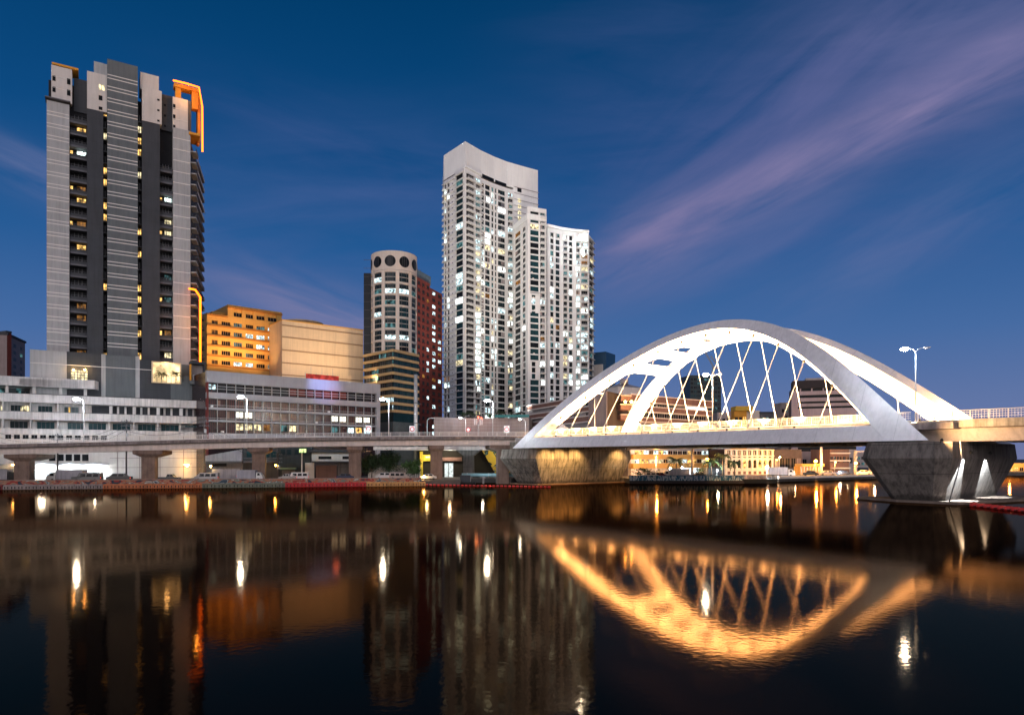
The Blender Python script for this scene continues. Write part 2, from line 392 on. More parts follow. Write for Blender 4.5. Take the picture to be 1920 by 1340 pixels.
# ------------------------------------------------------------------ the arch bridge
TH, WB, LB, Z0 = .5, 40.0, 94.69, 9.2
TL = V(.13, 172.0, 0); e = V(.63691, -.77093, 0); nn = V(.77093, .63691, 0)
def BP(s, w, z): return TL + e * s + nn * w + V(0, 0, z)
def AP(s, t, side=0, dw=0):
    w = t * math.sin(TH) + dw * math.cos(TH)
    if side: w = WB - w
    return BP(s, w, Z0 + t * math.cos(TH) - dw * math.sin(TH))
def floor_z(p): return V(p[0], p[1], max(p[2], Z0 + .003))
OUT = [(0, 0), (3.8, 4.5), (11.2, 12.6), (22.8, 21.1), (34.0, 26.9), (41.4, 29.1), (48.9, 29.6), (56.2, 28.9), (61.9, 27.1), (67.1, 24.5), (71.9, 21.0), (78.8, 15.5), (84.1, 10.6), (88.8, 5.7), (94.7, 0)]
INN = [(3.7, 0), (5.9, 2.6), (7.9, 5.1), (19.5, 15.6), (25.9, 20.1), (31.0, 23.2), (42.1, 27.0), (48.1, 27.6), (53.2, 27.2), (59.1, 25.7), (62.9, 23.7), (65.6, 22.0), (71.6, 17.4), (78.1, 11.6), (85.5, 3.6), (88.7, 0)]
po = np.polyfit(*zip(*OUT), 7); pi_ = np.polyfit(*zip(*INN), 7)
def to_(s): return max(0.0, float(np.polyval(po, s)))
def ti_(s): return max(0.0, float(np.polyval(pi_, s)))
bridge = thing('arch_bridge', BP(LB / 2, WB / 2, 0), 'white tied arch bridge with two leaning floodlit arches over the river', 'bridge')
BW = 2.6
NS = 72
for side in (0, 1):
    mb = MB(); rings = []
    for i in range(NS + 1):
        f = i / NS; so = LB * f; si = 3.7 + 85.0 * f
        a, b = (0. if i in (0, NS) else to_(so)), (0. if i in (0, NS) else ti_(si))
        rings.append([AP(so, a, side, 0), AP(si, b, side, 0), floor_z(AP(si, b, side, BW)), floor_z(AP(so, a, side, BW))])
    # small bevel along the lips
    for r in rings: mb.v += [tuple(p) for p in r]
    for i in range(NS):
        for j in range(4):
            k = (j + 1) % 4; mb.f.append((4 * i + j, 4 * i + k, 4 * i + 4 + k, 4 * i + 4 + j)); mb.m.append(None)
    mb.f += [(3, 2, 1, 0), tuple(4 * NS + j for j in range(4))]; mb.m += [None, None]
    rib = mb.build('arch_rib', arch_white, bridge)
    # edge girder between the arch feet
    mb = MB(); T = 2.9
    a0, a1, b1, b0 = (3.72, 0.0), (88.68, 0.0), (86.1, T), (6.15, T)
    c = [AP(*a0, side, .01), AP(*a1, side, .01), floor_z(AP(*a1, side, BW)), floor_z(AP(*a0, side, BW)), AP(*b0, side, .01), AP(*b1, side, .01), AP(*b1, side, BW), AP(*b0, side, BW)]
    mb.hexa(c); mb.build('edge_girder', arch_white, bridge)
# cross beams near the crown
for s in (28.5, 34.6, 40.8, 47.2, 53.6, 59.6):
    mb = MB(); hw = .85; t0 = ti_(s) + .04; D = 1.35
    ring = []
    for side in (0, 1):
        for f in ((BW - .3, 1.9), (BW + 1.6, hw)) if side == 0 else ((BW + 1.6, hw), (BW - .3, 1.9)):
            dw, h = f
            ring.append([AP(s - h, t0, side, dw) * V(1, 1, 0) + V(0, 0, AP(s - h, ti_(s - h), side, BW)[2] + .06), AP(s + h, t0, side, dw) * V(1, 1, 0) + V(0, 0, AP(s + h, ti_(s + h), side, BW)[2] + .06),
                         AP(s + h, t0, side, dw) * V(1, 1, 0) + V(0, 0, AP(s + h, ti_(s + h), side, BW)[2] + D), AP(s - h, t0, side, dw) * V(1, 1, 0) + V(0, 0, AP(s - h, ti_(s - h), side, BW)[2] + D)])
    for r in ring: mb.v += [tuple(p) for p in r]
    for i in range(3):
        for j in range(4):
            k = (j + 1) % 4; mb.f.append((4 * i + j, 4 * i + k, 4 * i + 4 + k, 4 * i + 4 + j)); mb.m.append(None)
    mb.build('cross_beam', arch_white, bridge)
# hangers
hs = [(11.4, 12.0), (16.7, 17.9), (21.8, 23.8), (27.2, 29.6), (33.0, 35.4), (38.8, 41.2), (44.9, 47.1), (50.8, 52.9), (57.0, 58.9), (63.5, 64.9), (69.9, 71.1), (76.8, 77.6)]
for side in (0, 1):
    for s0, s1 in hs:
        mb = MB(); a = AP(s0, 2.85, side, 1.2); b = AP(s1, ti_(s1) + .05, side, 1.2)
        mb.tube([a, b], .07, 8)
        h = mb.build('hanger', rail_paint, bridge, True)
        d = (b - a) / np.linalg.norm(b - a)
        mb = MB(); mb.tube([a - d * .1, a + d * 1.9], .16, 8); mb.tube([a + d * 1.9, a + d * 2.1], [.16, .1], 8); mb.build('anchor_sleeve', steel, h, True)
        mb = MB(); mb.tube([b - d * .6, b - d * .1], [.22, .3], 8); mb.build('anchor_socket', rubber, h, True)
# deck: slab, cross girders, underside
mb = MB(); c = [BP(-2, 2.6, 10.9), BP(97, 2.6, 10.9), BP(97, WB - 2.6, 10.9), BP(-2, WB - 2.6, 10.9), BP(-2, 2.6, 11.9), BP(97, 2.6, 11.9), BP(97, WB - 2.6, 11.9), BP(-2, WB - 2.6, 11.9)]
mb.hexa(c); mb.build('deck', deckc, bridge)
for i in range(15):
    s = 4 + i * 6.2; mb = MB()
    mb.hexa([BP(s - .3, 3.2, 9.45), BP(s + .3, 3.2, 9.45), BP(s + .3, WB - 3.2, 9.45), BP(s - .3, WB - 3.2, 9.45), BP(s - .3, 3.2, 10.895), BP(s + .3, 3.2, 10.895), BP(s + .3, WB - 3.2, 10.895), BP(s - .3, WB - 3.2, 10.895)])
    mb.build('cross_girder', deckc, bridge)
mb = MB(); c = [BP(-2, 7.5, 11.905), BP(97, 7.5, 11.905), BP(97, WB - 7.5, 11.905), BP(-2, WB - 7.5, 11.905)]; mb.poly(c); mb.build('road_surface', asphalt, bridge)
def railing(line, zt, m_parent, name='railing', h=1.15, step=.0, curb=.9, rails=4, balusters=True, curb_m=None, post_w=.07):
    """line: ground points; zt: top heights; builds a railing over a concrete kerb"""
    mb = MB(); mc = MB(); bal = MB()
    for i in range(len(line) - 1):
        A, B = line[i], line[i + 1]; za, zb = zt[i], zt[i + 1]; d = B - A; L = np.linalg.norm(d[:2]); d = d / L; n = V(d[1], -d[0], 0)
        def bar(z0, z1, w0, w1, M):
            M.hexa([A + n * w1 + V(0, 0, za + z0), B + n * w1 + V(0, 0, zb + z0), B + n * w0 + V(0, 0, zb + z0), A + n * w0 + V(0, 0, za + z0),
                    A + n * w1 + V(0, 0, za + z1), B + n * w1 + V(0, 0, zb + z1), B + n * w0 + V(0, 0, zb + z1), A + n * w0 + V(0, 0, za + z1)])
        bar(-.09, 0, -.09, .09, mb)
        for k in range(1, rails): z = -h * k / rails; bar(z - .03, z + .03, -.04, .04, mb)
        k = max(1, int(L / 2.2))
        for j in range(k):
            p = A + d * L * j / k; z = za + (zb - za) * j / k; mb.box((p[0], p[1], z - h), post_w * 2, post_w * 2, h - .1, math.atan2(d[1], d[0]))
        if balusters:
            k = int(L / .36)
            for j in range(k):
                p = A + d * L * j / k; z = za + (zb - za) * j / k; bal.box((p[0], p[1], z - h * .93), .035, .035, h * .86, 0)
        bar(-h - curb, -h, -.2, .2, mc)
    o = mb.build(name, rail_paint, m_parent)
    if balusters: bal.build('balusters', rail_paint, o)
    mc.build('kerb', curb_m or girderc, m_parent)
    return o
for w in (3.5, WB - 3.5):
    railing([BP(s, w, 0) for s in (3.5, 30, 60, 91)], [13.65] * 4, bridge, h=1.25, curb=.75, curb_m=plaster2)
# warm strip lights hidden behind the lip of each girder
for side in (0, 1):
    for i in range(12):
        s0 = 8 + i * 6.4; mb = MB()
        a, b = AP(s0, T, side, .35), AP(s0 + 5.6, T, side, .35); p0, p1 = AP(s0, T, side, .6), AP(s0 + 5.6, T, side, .6)
        up_ = V(0, 0, .07)
        mb.hexa([a + up_ * .1, b + up_ * .1, p1 + up_ * .1, p0 + up_ * .1, a + up_, b + up_, p1 + up_, p0 + up_]); mb.build('light_strip', strip_warm, bridge)
# floodlights on the deck aimed up at the arches
WARM = (1, .58, .24)
def flood(loc, aim, power, col=WARM, cone=100, size=.25, parent=bridge, lens=lamp_warm, blend=.7):
    loc = V(*loc); aim = V(*aim); d = (aim - loc) / np.linalg.norm(aim - loc)
    mb = MB(); mb.tube([loc - d * .35, loc - d * .05], [.14, .24], 8); mb.tube([loc - d * .3, loc - d * .3 - V(0, 0, .4)], .05, 6)
    o = mb.build('floodlight', rubber, parent)
    light('floodlight_beam', 'SPOT', loc + d * .05, power, col, o, aim, size, cone, blend)
    return o
for side in (0, 1):
    for s in (7.5, 13, 20, 27, 34, 41, 48, 55, 62, 69, 76, 82, 87):
        t = ti_(s); w = 8.0
        loc = BP(s, w if side == 0 else WB - w, 12.4)
        near = min(1.0, max(.12, (t / 24) ** 2))
        flood(loc, AP(s, max(t, 4.5), side, BW), 130000 * near + 18000, cone=110)
    for s in (3.0, 91.0): flood(BP(s, 6.5 if side == 0 else WB - 6.5, 12.6), AP(s + (4 if s < 50 else -4), 6, side, BW), 45000, cone=130)
# stronger floods under the far half of each arch, set back so that they strike the soffit squarely
for side in (0, 1):
    for s in (58, 64, 70, 76, 81, 85):
        w = 4.6; loc = BP(s - 7, w if side == 0 else WB - w, 12.4); flood(loc, AP(s, max(ti_(s), 4), side, 1.2), 120000 if s < 72 else 70000, cone=60)
# slim uplights on the outer lip of each girder, between the hangers, washing hangers and soffit
for side in (0, 1):
    for s0, s1 in zip(hs[:-1], hs[1:]):
        s = (s0[0] + s1[0]) / 2; flood(AP(s, T + .45, side, .25), AP(s, max(ti_(s), 9), side, .9), 22000, cone=75, size=.12)
# river piers
def pier(ring_spec, name='river_pier', m=conc2):
    mb = MB(); n = None
    rings = []
    for z, s0, s1, w0, w1, ch in ring_spec:
        r = [BP(s0 + ch, w0, z), BP(s1 - ch, w0, z), BP(s1, w0 + ch * 1.2, z), BP(s1, w1 - ch * 1.2, z), BP(s1 - ch, w1, z), BP(s0 + ch, w1, z), BP(s0, w1 - ch * 1.2, z), BP(s0, w0 + ch * 1.2, z)]
        rings.append(r)
    k = 8
    for r in rings: mb.v += [tuple(p) for p in r]
    for i in range(len(rings) - 1):
        for j in range(k):
            j2 = (j + 1) % k; mb.f.append((i * k + j, i * k + j2, (i + 1) * k + j2, (i + 1) * k + j)); mb.m.append(None)
    mb.f.append(tuple(range(k))[::-1]); mb.f.append(tuple((len(rings) - 1) * k + j for j in range(k))); mb.m += [None, None]
    for z in (2.6, 4.9, 6.9):                                  # pour joints
        pass
    o = mb.build(name, m, bridge); return o
conc1 = mat('warm_pier_concrete', (.27, .23, .19), .9, .22, .4, .8, bump=.2, grime=.45, seams=[((0, 0, 1), 4.3, .05, .4), ((.77093, .63691, 0), 6.2, .05, .35)], tide=.9)
pier([(-.8, -3.0, 5.8, 3.6, 35, 1.0), (.3, -3.0, 5.8, 3.6, 35, 1.0), (6.6, -5.8, 7.4, -.4, 38.2, 1.4), (8.95, -5.8, 7.4, .1, 37.6, 1.4)], m=conc1)
p2 = pier([(-.8, 88.2, 95.6, 2.2, 28, 1.2), (.2, 88.2, 95.6, 2.2, 28, 1.2), (6.6, 85.2, 97.6, -1.6, 33, 1.6), (9.0, 85.6, 97.4, -.9, 32.5, 1.6)])
# fins between pier and deck
mb = MB(); mb.hexa([BP(86.5, 2, 8.99), BP(91.5, 2, 8.99), BP(91.5, 31, 8.99), BP(86.5, 31, 8.99), BP(86.5, 2, 10.88), BP(91.5, 2, 10.88), BP(91.5, 31, 10.88), BP(86.5, 31, 10.88)]); mb.build('bearing_block', conc2, bridge)
mb = MB(); mb.hexa([BP(-4.5, 2.8, 8.94), BP(5, 2.8, 8.94), BP(5, 37, 8.94), BP(-4.5, 37, 8.94), BP(-4.5, 2.8, 10.88), BP(5, 2.8, 10.88), BP(5, 37, 10.88), BP(-4.5, 37, 10.88)]); mb.build('bearing_block', conc1, bridge)
mb = MB(); mb.tube([BP(96.9, 1.2, .2), BP(98.6, .9, 6.6), BP(98.4, .9, 9)], .09, 6); mb.build('drain_pipe', steel, bridge, True)
# lights under the deck washing the piers
for w in (4.5, 9, 14.5, 31): flood(BP(10.6, w, 9.1), BP(5.4, w, 1.0), 5200, (1, .58, .19), 120, .3)
flood(BP(98.5, 4.9, 7.3), BP(95.3, 5.6, -1.0), 24000, (.86, .95, 1), 56, .03, blend=.05)
flood(BP(98.5, 13.5, 7.3), BP(95.3, 21.5, -1.6), 28000, (.86, .95, 1), 42, .03, blend=.05)

# approach span to the right of the river pier
appr = thing('approach_viaduct', BP(110, 5, 0), 'beige approach viaduct running from the right arch foot out of the photo', 'viaduct')
def bp_(s, w, z): return BP(s, w, z)
mb = MB(); mb.hexa([BP(97.3, 5.0, 11.0), BP(140, 5.0, 11.0), BP(140, 34, 11.0), BP(97.3, 34, 11.0), BP(97.3, 5.0, 11.95), BP(140, 5.0, 11.95), BP(140, 34, 11.95), BP(97.3, 34, 11.95)]); mb.build('deck', deckc, appr)
mb = MB(); mb.hexa([BP(91.6, 6.6, 9.1), BP(140, 6.6, 9.1), BP(140, 9.5, 9.1), BP(91.6, 9.5, 9.1), BP(91.6, 5.5, 10.99), BP(140, 5.5, 10.99), BP(140, 9.5, 10.99), BP(91.6, 9.5, 10.99)]); mb.build('girder', girderc, appr)
for w in (14, 21, 28):
    mb = MB(); mb.hexa([BP(97.5, w, 9.25), BP(140, w, 9.25), BP(140, w + 1.2, 9.25), BP(97.5, w + 1.2, 9.25), BP(97.5, w, 10.99), BP(140, w, 10.99), BP(140, w + 1.2, 10.99), BP(97.5, w + 1.2, 10.99)]); mb.build('girder', girderc, appr)
railing([BP(s, 4.9, 0) for s in (91.5, 110, 140)], [13.65] * 3, appr, h=1.35, curb=1.15, curb_m=mat('stained_parapet', (.62, .54, .42), .85, .25, .8, .5, grime=.3))
railing([BP(s, 34, 0) for s in (97.5, 110, 140)], [13.65] * 3, appr, h=1.35, curb=1.1)
flood(BP(96.8, -.9, 9.25), BP(103, 5, 11.7), 5500, cone=150, size=.2); flood(BP(92.6, 3.9, 11.3), BP(96, 4.9, 12.6), 12000, cone=150, size=.15)  # added floods standing in for arch light spilling onto the approach parapet
for s in (101, 110, 120): flood(BP(s, 6.2, 12.1), BP(s + 2, 4.9, 13.2), 900, cone=140, size=.15)  # added floods too, brightening the approach railing

# ------------------------------------------------------------------ street lamps
def street_lamp(px, base_z, Y, y_head, label, lit=True, ang=0.0, double=True, power=1500, group='street lamps along the viaducts', lens=lamp_white, col=(.80, .93, 1), hs_=1.0, side=-1):
    """pole with two curved arms; the head on one side is lit"""
    base_ = W3(px, Y, base_z); t = thing('street_lamp', base_, label, 'street lamp', group)
    H = zat(px, y_head, Y) - base_z
    mb = MB(); mb.tube([base_, base_ + V(0, 0, .25)], [.2, .18], 8); mb.tube([base_ + V(0, 0, .25), base_ + V(0, 0, H - .6)], [.11, .065], 8); mb.build('pole', pole_paint, t, True)
    for sg in ((-1, 1) if double else (side,)):
        d = V(math.cos(ang) * sg, math.sin(ang) * sg, 0)
        mb = MB(); pts = [base_ + V(0, 0, H - .7) + d * 1.15 * (1 - math.cos(a)) * 1.0 + V(0, 0, .75 * math.sin(a)) for a in np.linspace(0, math.pi / 2, 6)]
        mb.tube(pts, .045, 6); mb.build('arm', pole_paint, t, True)
        c = pts[-1] + d * .35
        mb = MB(); mb.box((c[0], c[1], c[2] - .03), .95, .34, .12, ang); hd = mb.build('lamp_head', pole_paint, t)
        mb = MB(); on = lit and sg == side
        mb.ball((c[0], c[1], c[2] - .09), (.5 if on else .2) * hs_, sz=.45); mb.build('lens', lens if on else sign_white, hd, True)
        if on: light('lamp_light', 'POINT', c - V(0, 0, .5), power, col, t, size=.3)
    return t
# ------------------------------------------------------------------ left viaduct
VP_ = [(-420, 134, 9.3), (-200, 142, 10.0), (0, 150, 10.8), (130, 155, 11.25), (250, 159.5, 11.75), (380, 163.5, 12.3), (500, 167, 12.7), (625, 170, 13.0), (750, 172.5, 13.25), (860, 175, 13.4), (985, 178, 13.5), (1060, 180, 13.55)]
via = thing('river_viaduct', W3(500, 170, LAND), 'long curving concrete viaduct with white railing on hammerhead piers along the left bank', 'viaduct')
vl = [W3(a, b, 0) for a, b, c in VP_]; vz = [c for a, b, c in VP_]
def vsec(name, m, d0, d1, z0, z1, parent=via):
    """strip following the viaduct: d = metres back from the near edge, z relative to the rail top"""
    mb = MB(); r = []
    for i, p in enumerate(vl):
        t = vl[min(i + 1, len(vl) - 1)] - vl[max(i - 1, 0)]; t /= np.linalg.norm(t); n = V(-t[1], t[0], 0)
        r.append([p + n * d0 + V(0, 0, vz[i] + z0), p + n * d1 + V(0, 0, vz[i] + z0), p + n * d1 + V(0, 0, vz[i] + z1), p + n * d0 + V(0, 0, vz[i] + z1)])
    for q in r: mb.v += [tuple(x) for x in q]
    for i in range(len(r) - 1):
        for j in range(4): k = (j + 1) % 4; mb.f.append((4 * i + j, 4 * i + k, 4 * i + 4 + k, 4 * i + 4 + j)); mb.m.append(None)
    mb.f += [(3, 2, 1, 0), tuple(4 * (len(r) - 1) + j for j in range(4))]; mb.m += [None, None]
    return mb.build(name, m, parent)
railing([p for p in vl], vz, via, h=.95, curb=.16, rails=3, balusters=True, curb_m=rail_paint)
vsec('parapet', deckc, -.1, .35, -1.85, -.95); vsec('deck', deckc, .36, 11, -1.95, -1.55)
vsec('road_surface', asphalt, .8, 10.5, -1.545, -1.53)
vsec('girder', girderc, .9, 1.6, -3.35, -1.96)
for d in (4, 7, 9.8): vsec('girder', girderc, d, d + .6, -3.3, -1.96)
vsec('back_parapet', deckc, 10.65, 11, -1.5, -.85)
def vpos(px):
    xs = [a for a, b, c in VP_]; return float(np.interp(px, xs, [b for a, b, c in VP_])), float(np.interp(px, xs, vz))
brown_c = mat('brown_pier_concrete', (.25, .17, .135), .9, .2, .6, .35, grime=.3)
for px, cap in ((-190, 1), (46, 1), (281, 1), (486, .6), (666, .25), (818, .25), (942, 1.2)):
    Y, zt = vpos(px); c = W3(px, Y + 5, 0); w = 1.45
    base_z = -1 if px > 790 else LAND
    mb = MB(); d = (vl[6] - vl[4]) / np.linalg.norm(vl[6] - vl[4]) if px < 500 else (vl[9] - vl[7]) / np.linalg.norm(vl[9] - vl[7]); a = math.atan2(d[1], d[0])
    c = W3(px, Y + 2.5, 0)
    mb.box((c[0], c[1], base_z), 3.0, 3.0, zt - 3.4 - 1.3 - base_z, a); sh = mb.build('pier_shaft', brown_c, via)
    # hammerhead cap
    n = V(-d[1], d[0], 0); mb = MB(); z1 = zt - 3.36; q = []
    hw = 1.5 + cap * 1.7
    for z, ww, l0, l1 in ((z1 - 1.6, 1.55, -1.6, 4), (z1 - .85, hw, -2.2, 8), (z1, hw, -2.2, 8)):
        q.append([c + d * -ww + n * l0 + V(0, 0, z), c + d * ww + n * l0 + V(0, 0, z), c + d * ww + n * l1 + V(0, 0, z), c + d * -ww + n * l1 + V(0, 0, z)])
    for i in range(2): mb.hexa(q[i] + q[i + 1])
    mb.build('pier_cap', brown_c, via)
LAMPS = [(157, 748, 'lit street lamp on the viaduct in front of the white terraced building'),
         (463, 744, 'lit street lamp on the viaduct in front of the red windowed block'),
         (729, 748, 'lit street lamp on the viaduct in front of the ochre banded office base'),
         (924, 751, 'lit street lamp on the viaduct in front of the tall white tower')]
for px, yh_, lb in LAMPS:
    Y, zt = vpos(px); street_lamp(px, zt - 1.5, Y + 1.4, yh_, lb, ang=math.atan2(.2, .98), double=False, power=6500, hs_=1.5)
for px, yh_, Y, lit, lb in ((801, 784, 186, False, 'short unlit street lamp on the far side of the viaduct beside the tall steel column'),
                            (873, 783, 187, True, 'street lamp with a small bluish light, between the round signs on the viaduct'),
                            (985, 786, 187, True, 'slim street lamp with a small light close to the left arch foot')):
    street_lamp(px, 12, Y, yh_, lb, lit=lit, double=False, power=250, hs_=.55, side=(1 if px == 801 else -1))
street_lamp(1717, 12.0, 103.2, 653, 'tall double armed street lamp with a brilliant left head, right of the arch', ang=math.atan2(-.3, 1), power=2500, hs_=1.2)
street_lamp(1336, 12.0, 150, 702, 'double armed street lamp with a brilliant left head, seen through the hangers', ang=0, power=5000, hs_=1.4)
street_lamp(1115, 12.0, 160, 738, 'unlit double armed street lamp behind the left leg of the arch', lit=False)

# ------------------------------------------------------------------ left residential tower
XV = 3050.0
YL = lambda px: 190 * (XV - 230) / (XV - px)
lt = thing('residential_tower', W3(215, 200, LAND), 'tall grey striped residential tower with orange light frame on its right corner', 'apartment tower')
F = Face.px(84, YL(84), 384, YL(384)); zz = lambda px, py: F.z(px, py)
Ztop = zz(230, 126); ZB = LAND
Zpod = zz(230, 690)
# core block and depth
side_pt = W3(378, YL(357) + 24, 0)
q = [F.A + F.d * F.u(90) - F.n * 2.6, F.A + F.d * F.u(357) - F.n * 2.6]
mb = MB(); bk = -F.n * 30
mb.prism([q[0][:2], q[1][:2], (side_pt - F.d * 3)[:2], (q[0] + bk)[:2]], Zpod - 2, zz(230, 175), dark_recess); mb.build('core', dark_recess, lt)
PIT = 3.2
z_top_floor = zz(144, 205)
def panel(x0, x1, ytop, m, w=0., depth=3.0, ybot=None, name='wall_panel', parent=lt, ref=None, ln=None):
    ref = ref or (x0 + x1) / 2; mb = MB(); zb = Zpod if ybot is None else zz(ref, ybot)
    F.pbox(mb, x0, x1, zb, zz(ref, ytop), w - depth, w, m)
    if ln: lines(x0, x1, *ln, w, mb)
    return mb.build(name, m, parent)
def lines(x0, x1, y0, y1, pair, w, mb=None, step=PIT):
    z = zz((x0 + x1) / 2, y0); ze = zz((x0 + x1) / 2, y1)
    while z > ze:
        F.pbox(mb, x0 + .2, x1 - .2, z - .11, z + .11, w, w + .06, line_white)
        if pair: F.pbox(mb, x0 + .2, x1 - .2, z - 1.02, z - .80, w, w + .06, line_white)
        z -= step
panel(87.5, 130, 192, light_grey, .0, ln=(212, 655, True))
panel(163, 193.5, 209, dark_grey, .8, 4.5)
panel(201, 258, 121, mid_grey, 1.0, 6, ln=(150, 648, True))
panel(266, 299.5, 232, dark_grey, .6, 4)
panel(324.5, 357, 243, light_grey, .2, 3.5, ln=(262, 655, False))
mb = MB(); F.pbox(mb, 84.5, 132, zz(110, 190), zz(110, 188), -3, 1.0); F.pbox(mb, 354, 375, zz(110, 190) - 1.2, zz(110, 188) - .8, -6, .9, orange); mb.build('ledge', slab_grey, lt)
# upper storeys
panel(96, 135, 124, plaster2, -.6, 4, 189, 'upper_block'); panel(138, 164, 142, dark_grey, -2.2, 4, 205, 'upper_block'); panel(163.2, 200.5, 139, plaster2, .5, 5, 208.6, 'upper_block')
panel(176, 203, 114, light_grey, -1.2, 6, 150, 'upper_block'); panel(263, 298, 138, plaster2, -.4, 6, 170, 'upper_block'); panel(266.2, 303, 168, plaster2, .4, 5, 231, 'upper_block')
panel(303.4, 324, 174, dark_grey, -1.6, 4, 241, 'upper_block'); panel(324.2, 352.5, 184, plaster2, -.2, 4, 242.6, 'upper_block'); panel(352.8, 360, 184, mid_grey, -1.8, 4, 246, 'upper_block')
mb = MB(); F.pbox(mb, 97, 147, zz(120, 124) + .02, zz(120, 124) + .5, -6, -.4); mb.build('roof_edge', orange, lt)
mb = MB()
for i in range(3):
    F.pbox(mb, 96.2, 134.8, zz(115, 145 + i * 21), zz(115, 144 + i * 21), -.59, -.54)
for y in (205, 225): F.pbox(mb, 324.5, 352.4, zz(340, y + 1), zz(340, y), -.19, -.14)
mb.build('trim_line', line_white, lt)
wp = Parts('window', glass_b, lt)
def win(x0, x1, y0, y1, w, m, fr=slab_grey, nx=1, nz=0):
    r = (x0 + x1) / 2; u0, u1, z0, z1 = F.u(x0), F.u(x1), zz(r, y1), zz(r, y0); wp.add(window(F, u0, u1, z0, z1, w, m, fr, nx, nz), fsize(F, u0, u1, z0, z1) * (3 if m not in (glass_b, glass) else 1))
for i in range(3):
    win(98, 104, 140 + i * 21, 150 + i * 21, -.54, glass_b); win(125.5, 132, 146 + i * 21, 157 + i * 21, -.54, glass_b)
win(185.5, 196, 161, 171, .55, win_yellow, slab_grey, 2); win(185, 192, 181, 190, .55, glass_b); win(185, 192, 202, 208, .55, glass_b)
for y in (187, 206.5, 226): win(294.5, 299, y, y + 3.6, .45, glass_b); win(308, 312, y + 4, y + 8, -1.55, glass_b); win(324.6, 329, y + 8, y + 17, -.15, glass_b)
# balcony bays with slabs, rails and glazing; lit rooms as in the photograph
litB = {1: win_warm, 3: win_bright, 6: win_dimw, 7: win_warm, 9: win_dimw, 11: win_warm, 16: win_dimw, 17: win_dimw, 20: win_dimw, 21: win_warm}
litH = {3: win_bright, 5: win_yellow, 6: win_yellow, 10: win_dim, 12: win_dim, 17: win_yellow, 19: win_warm, 15: win_dimw}
bal = Parts('balcony', slab_grey, lt)
nfl = int((z_top_floor - Zpod) / PIT)
for bay, (x0, x1, lit) in enumerate(((130.3, 162.8, litB), (299.8, 324.2, litH))):
    u0, u1 = F.u(x0), F.u(x1)
    for k in range(nfl):
        z = z_top_floor - (k + 1) * PIT - (bay * 8.5)
        if z < Zpod - .5: continue
        mb = MB(); F.box(mb, u0, u1, z - .5, z, -2.55, -.35); F.box(mb, u0, u1, z, z + .75, -.45, -.36, dark_grey)
        for j in range(5): c = u0 + (u1 - u0) * (j + .5) / 5; F.box(mb, c - .03, c + .03, z + .76, z + 1.1, -.43, -.38)
        F.box(mb, u0, u1, z + 1.1, z + 1.16, -.44, -.37)
        bal.add(mb, 5 + 1 / (k + 1))
        m = lit.get(k, glass_b); c0 = u0 + (u1 - u0) * (.42 if m is not glass_b else .06)
        wp.add(window(F, c0, u1 - .25, z + .15, z + 2.5, -2.5, m, slab_grey, 3 if m is not glass_b else 4, 0), 2 if m is not glass_b else .001 / (k + 1))
        if m is not glass_b and k % 3 == 0: F_ = MB(); F.quad(F_, u0 + .1, u0 + .7, z + .4, z + 2.3, -2.5, win_warm); wp.add(F_, 1)
bal.flush()
# slim strips of small windows
rr = random.Random(3)
for x0, x1, y0, y1, pr, w in ((193.8, 200.8, 215, 668, .42, -.8), (258.2, 265.8, 225, 675, .6, -.8)):
    mb = MB(); z = zz(x0, y0); 
    while z > Zpod:
        u0, u1 = F.u(x0), F.u(x1)
        k = rr.random(); m = win_warm if k < pr * .75 else (win_yellow if k < pr else glass_b)
        wm = window(F, u0 + .1, u1 - .1, z + .15, z + 1.9, w - .4, m, slab_grey, 2); F.box(wm, u0, u1, z - .35, z - .1, -2.5, w + .3, slab_grey)
        wp.add(wm, .5 if m is not glass_b else .0002)
        z -= PIT
wp.flush()
# right-hand flank with projecting balconies
F2 = Face(F.p(F.u(357), 0, 0)[:2], side_pt[:2])
fb = Parts('flank_balcony', slab_grey, lt)
for k in range(42):
    z = z_top_floor - 4.5 - k * PIT
    if z < Zpod: break
    mb = MB(); F2.box(mb, .3, 5.2, z - .3, z, .02, 1.5, light_grey); F2.box(mb, .3, 5.2, z, z + .9, 1.4, 1.5, dark_grey); F2.box(mb, 8, F2.L - 1, z - .3, z, .02, 1.0); F2.box(mb, 8, F2.L - 1, z, z + .9, .9, 1.0, light_grey if k < 5 else dark_grey)
    fb.add(mb, 1 / (k + 1))
fb.flush()
mb = MB(); F2.box(mb, 0, F2.L, Zpod - 2, z_top_floor - 2, -1.5, .0); mb.build('flank_wall', dark_grey, lt)
# orange light frame on the roof and down the flank
Fr = Face(F.p(F.u(330), -1.5, 0)[:2], F.p(F.u(375.5), -1.5, 0)[:2]); 
mb = MB(); F.pbox(mb, 330, 340.5, zz(335, 184.2), zz(335, 157.2), -3.5, -1.5); F.pbox(mb, 361, 372.5, zz(367, 200), zz(367, 163), -3.5, -1.5); F.pbox(mb, 327, 373.5, zz(350, 163.9), zz(350, 157), -3.8, -1.2); F.pbox(mb, 372.6, 378, zz(375, 260), zz(375, 166), -6, -2.6)
fr = mb.build('roof_frame', orange, lt)
def led(pts, name='light_line', r=.24, parent=lt):
    mb = MB(); mb.tube(pts, r, 6); return mb.build(name, led_orange, parent)
Yf = YL(360) - .6
led([P(325, 151, Yf), P(350, 157, Yf), P(373, 164, Yf), P(379, 199, Yf + 2), P(379.5, 285, Yf + 6)])
led([P(354, 541, Yf - 1.5), P(366, 543, Yf - 1.5), P(375.5, 557, Yf - 1.2), P(375.5, 681, Yf - 1.2)], r=.3)
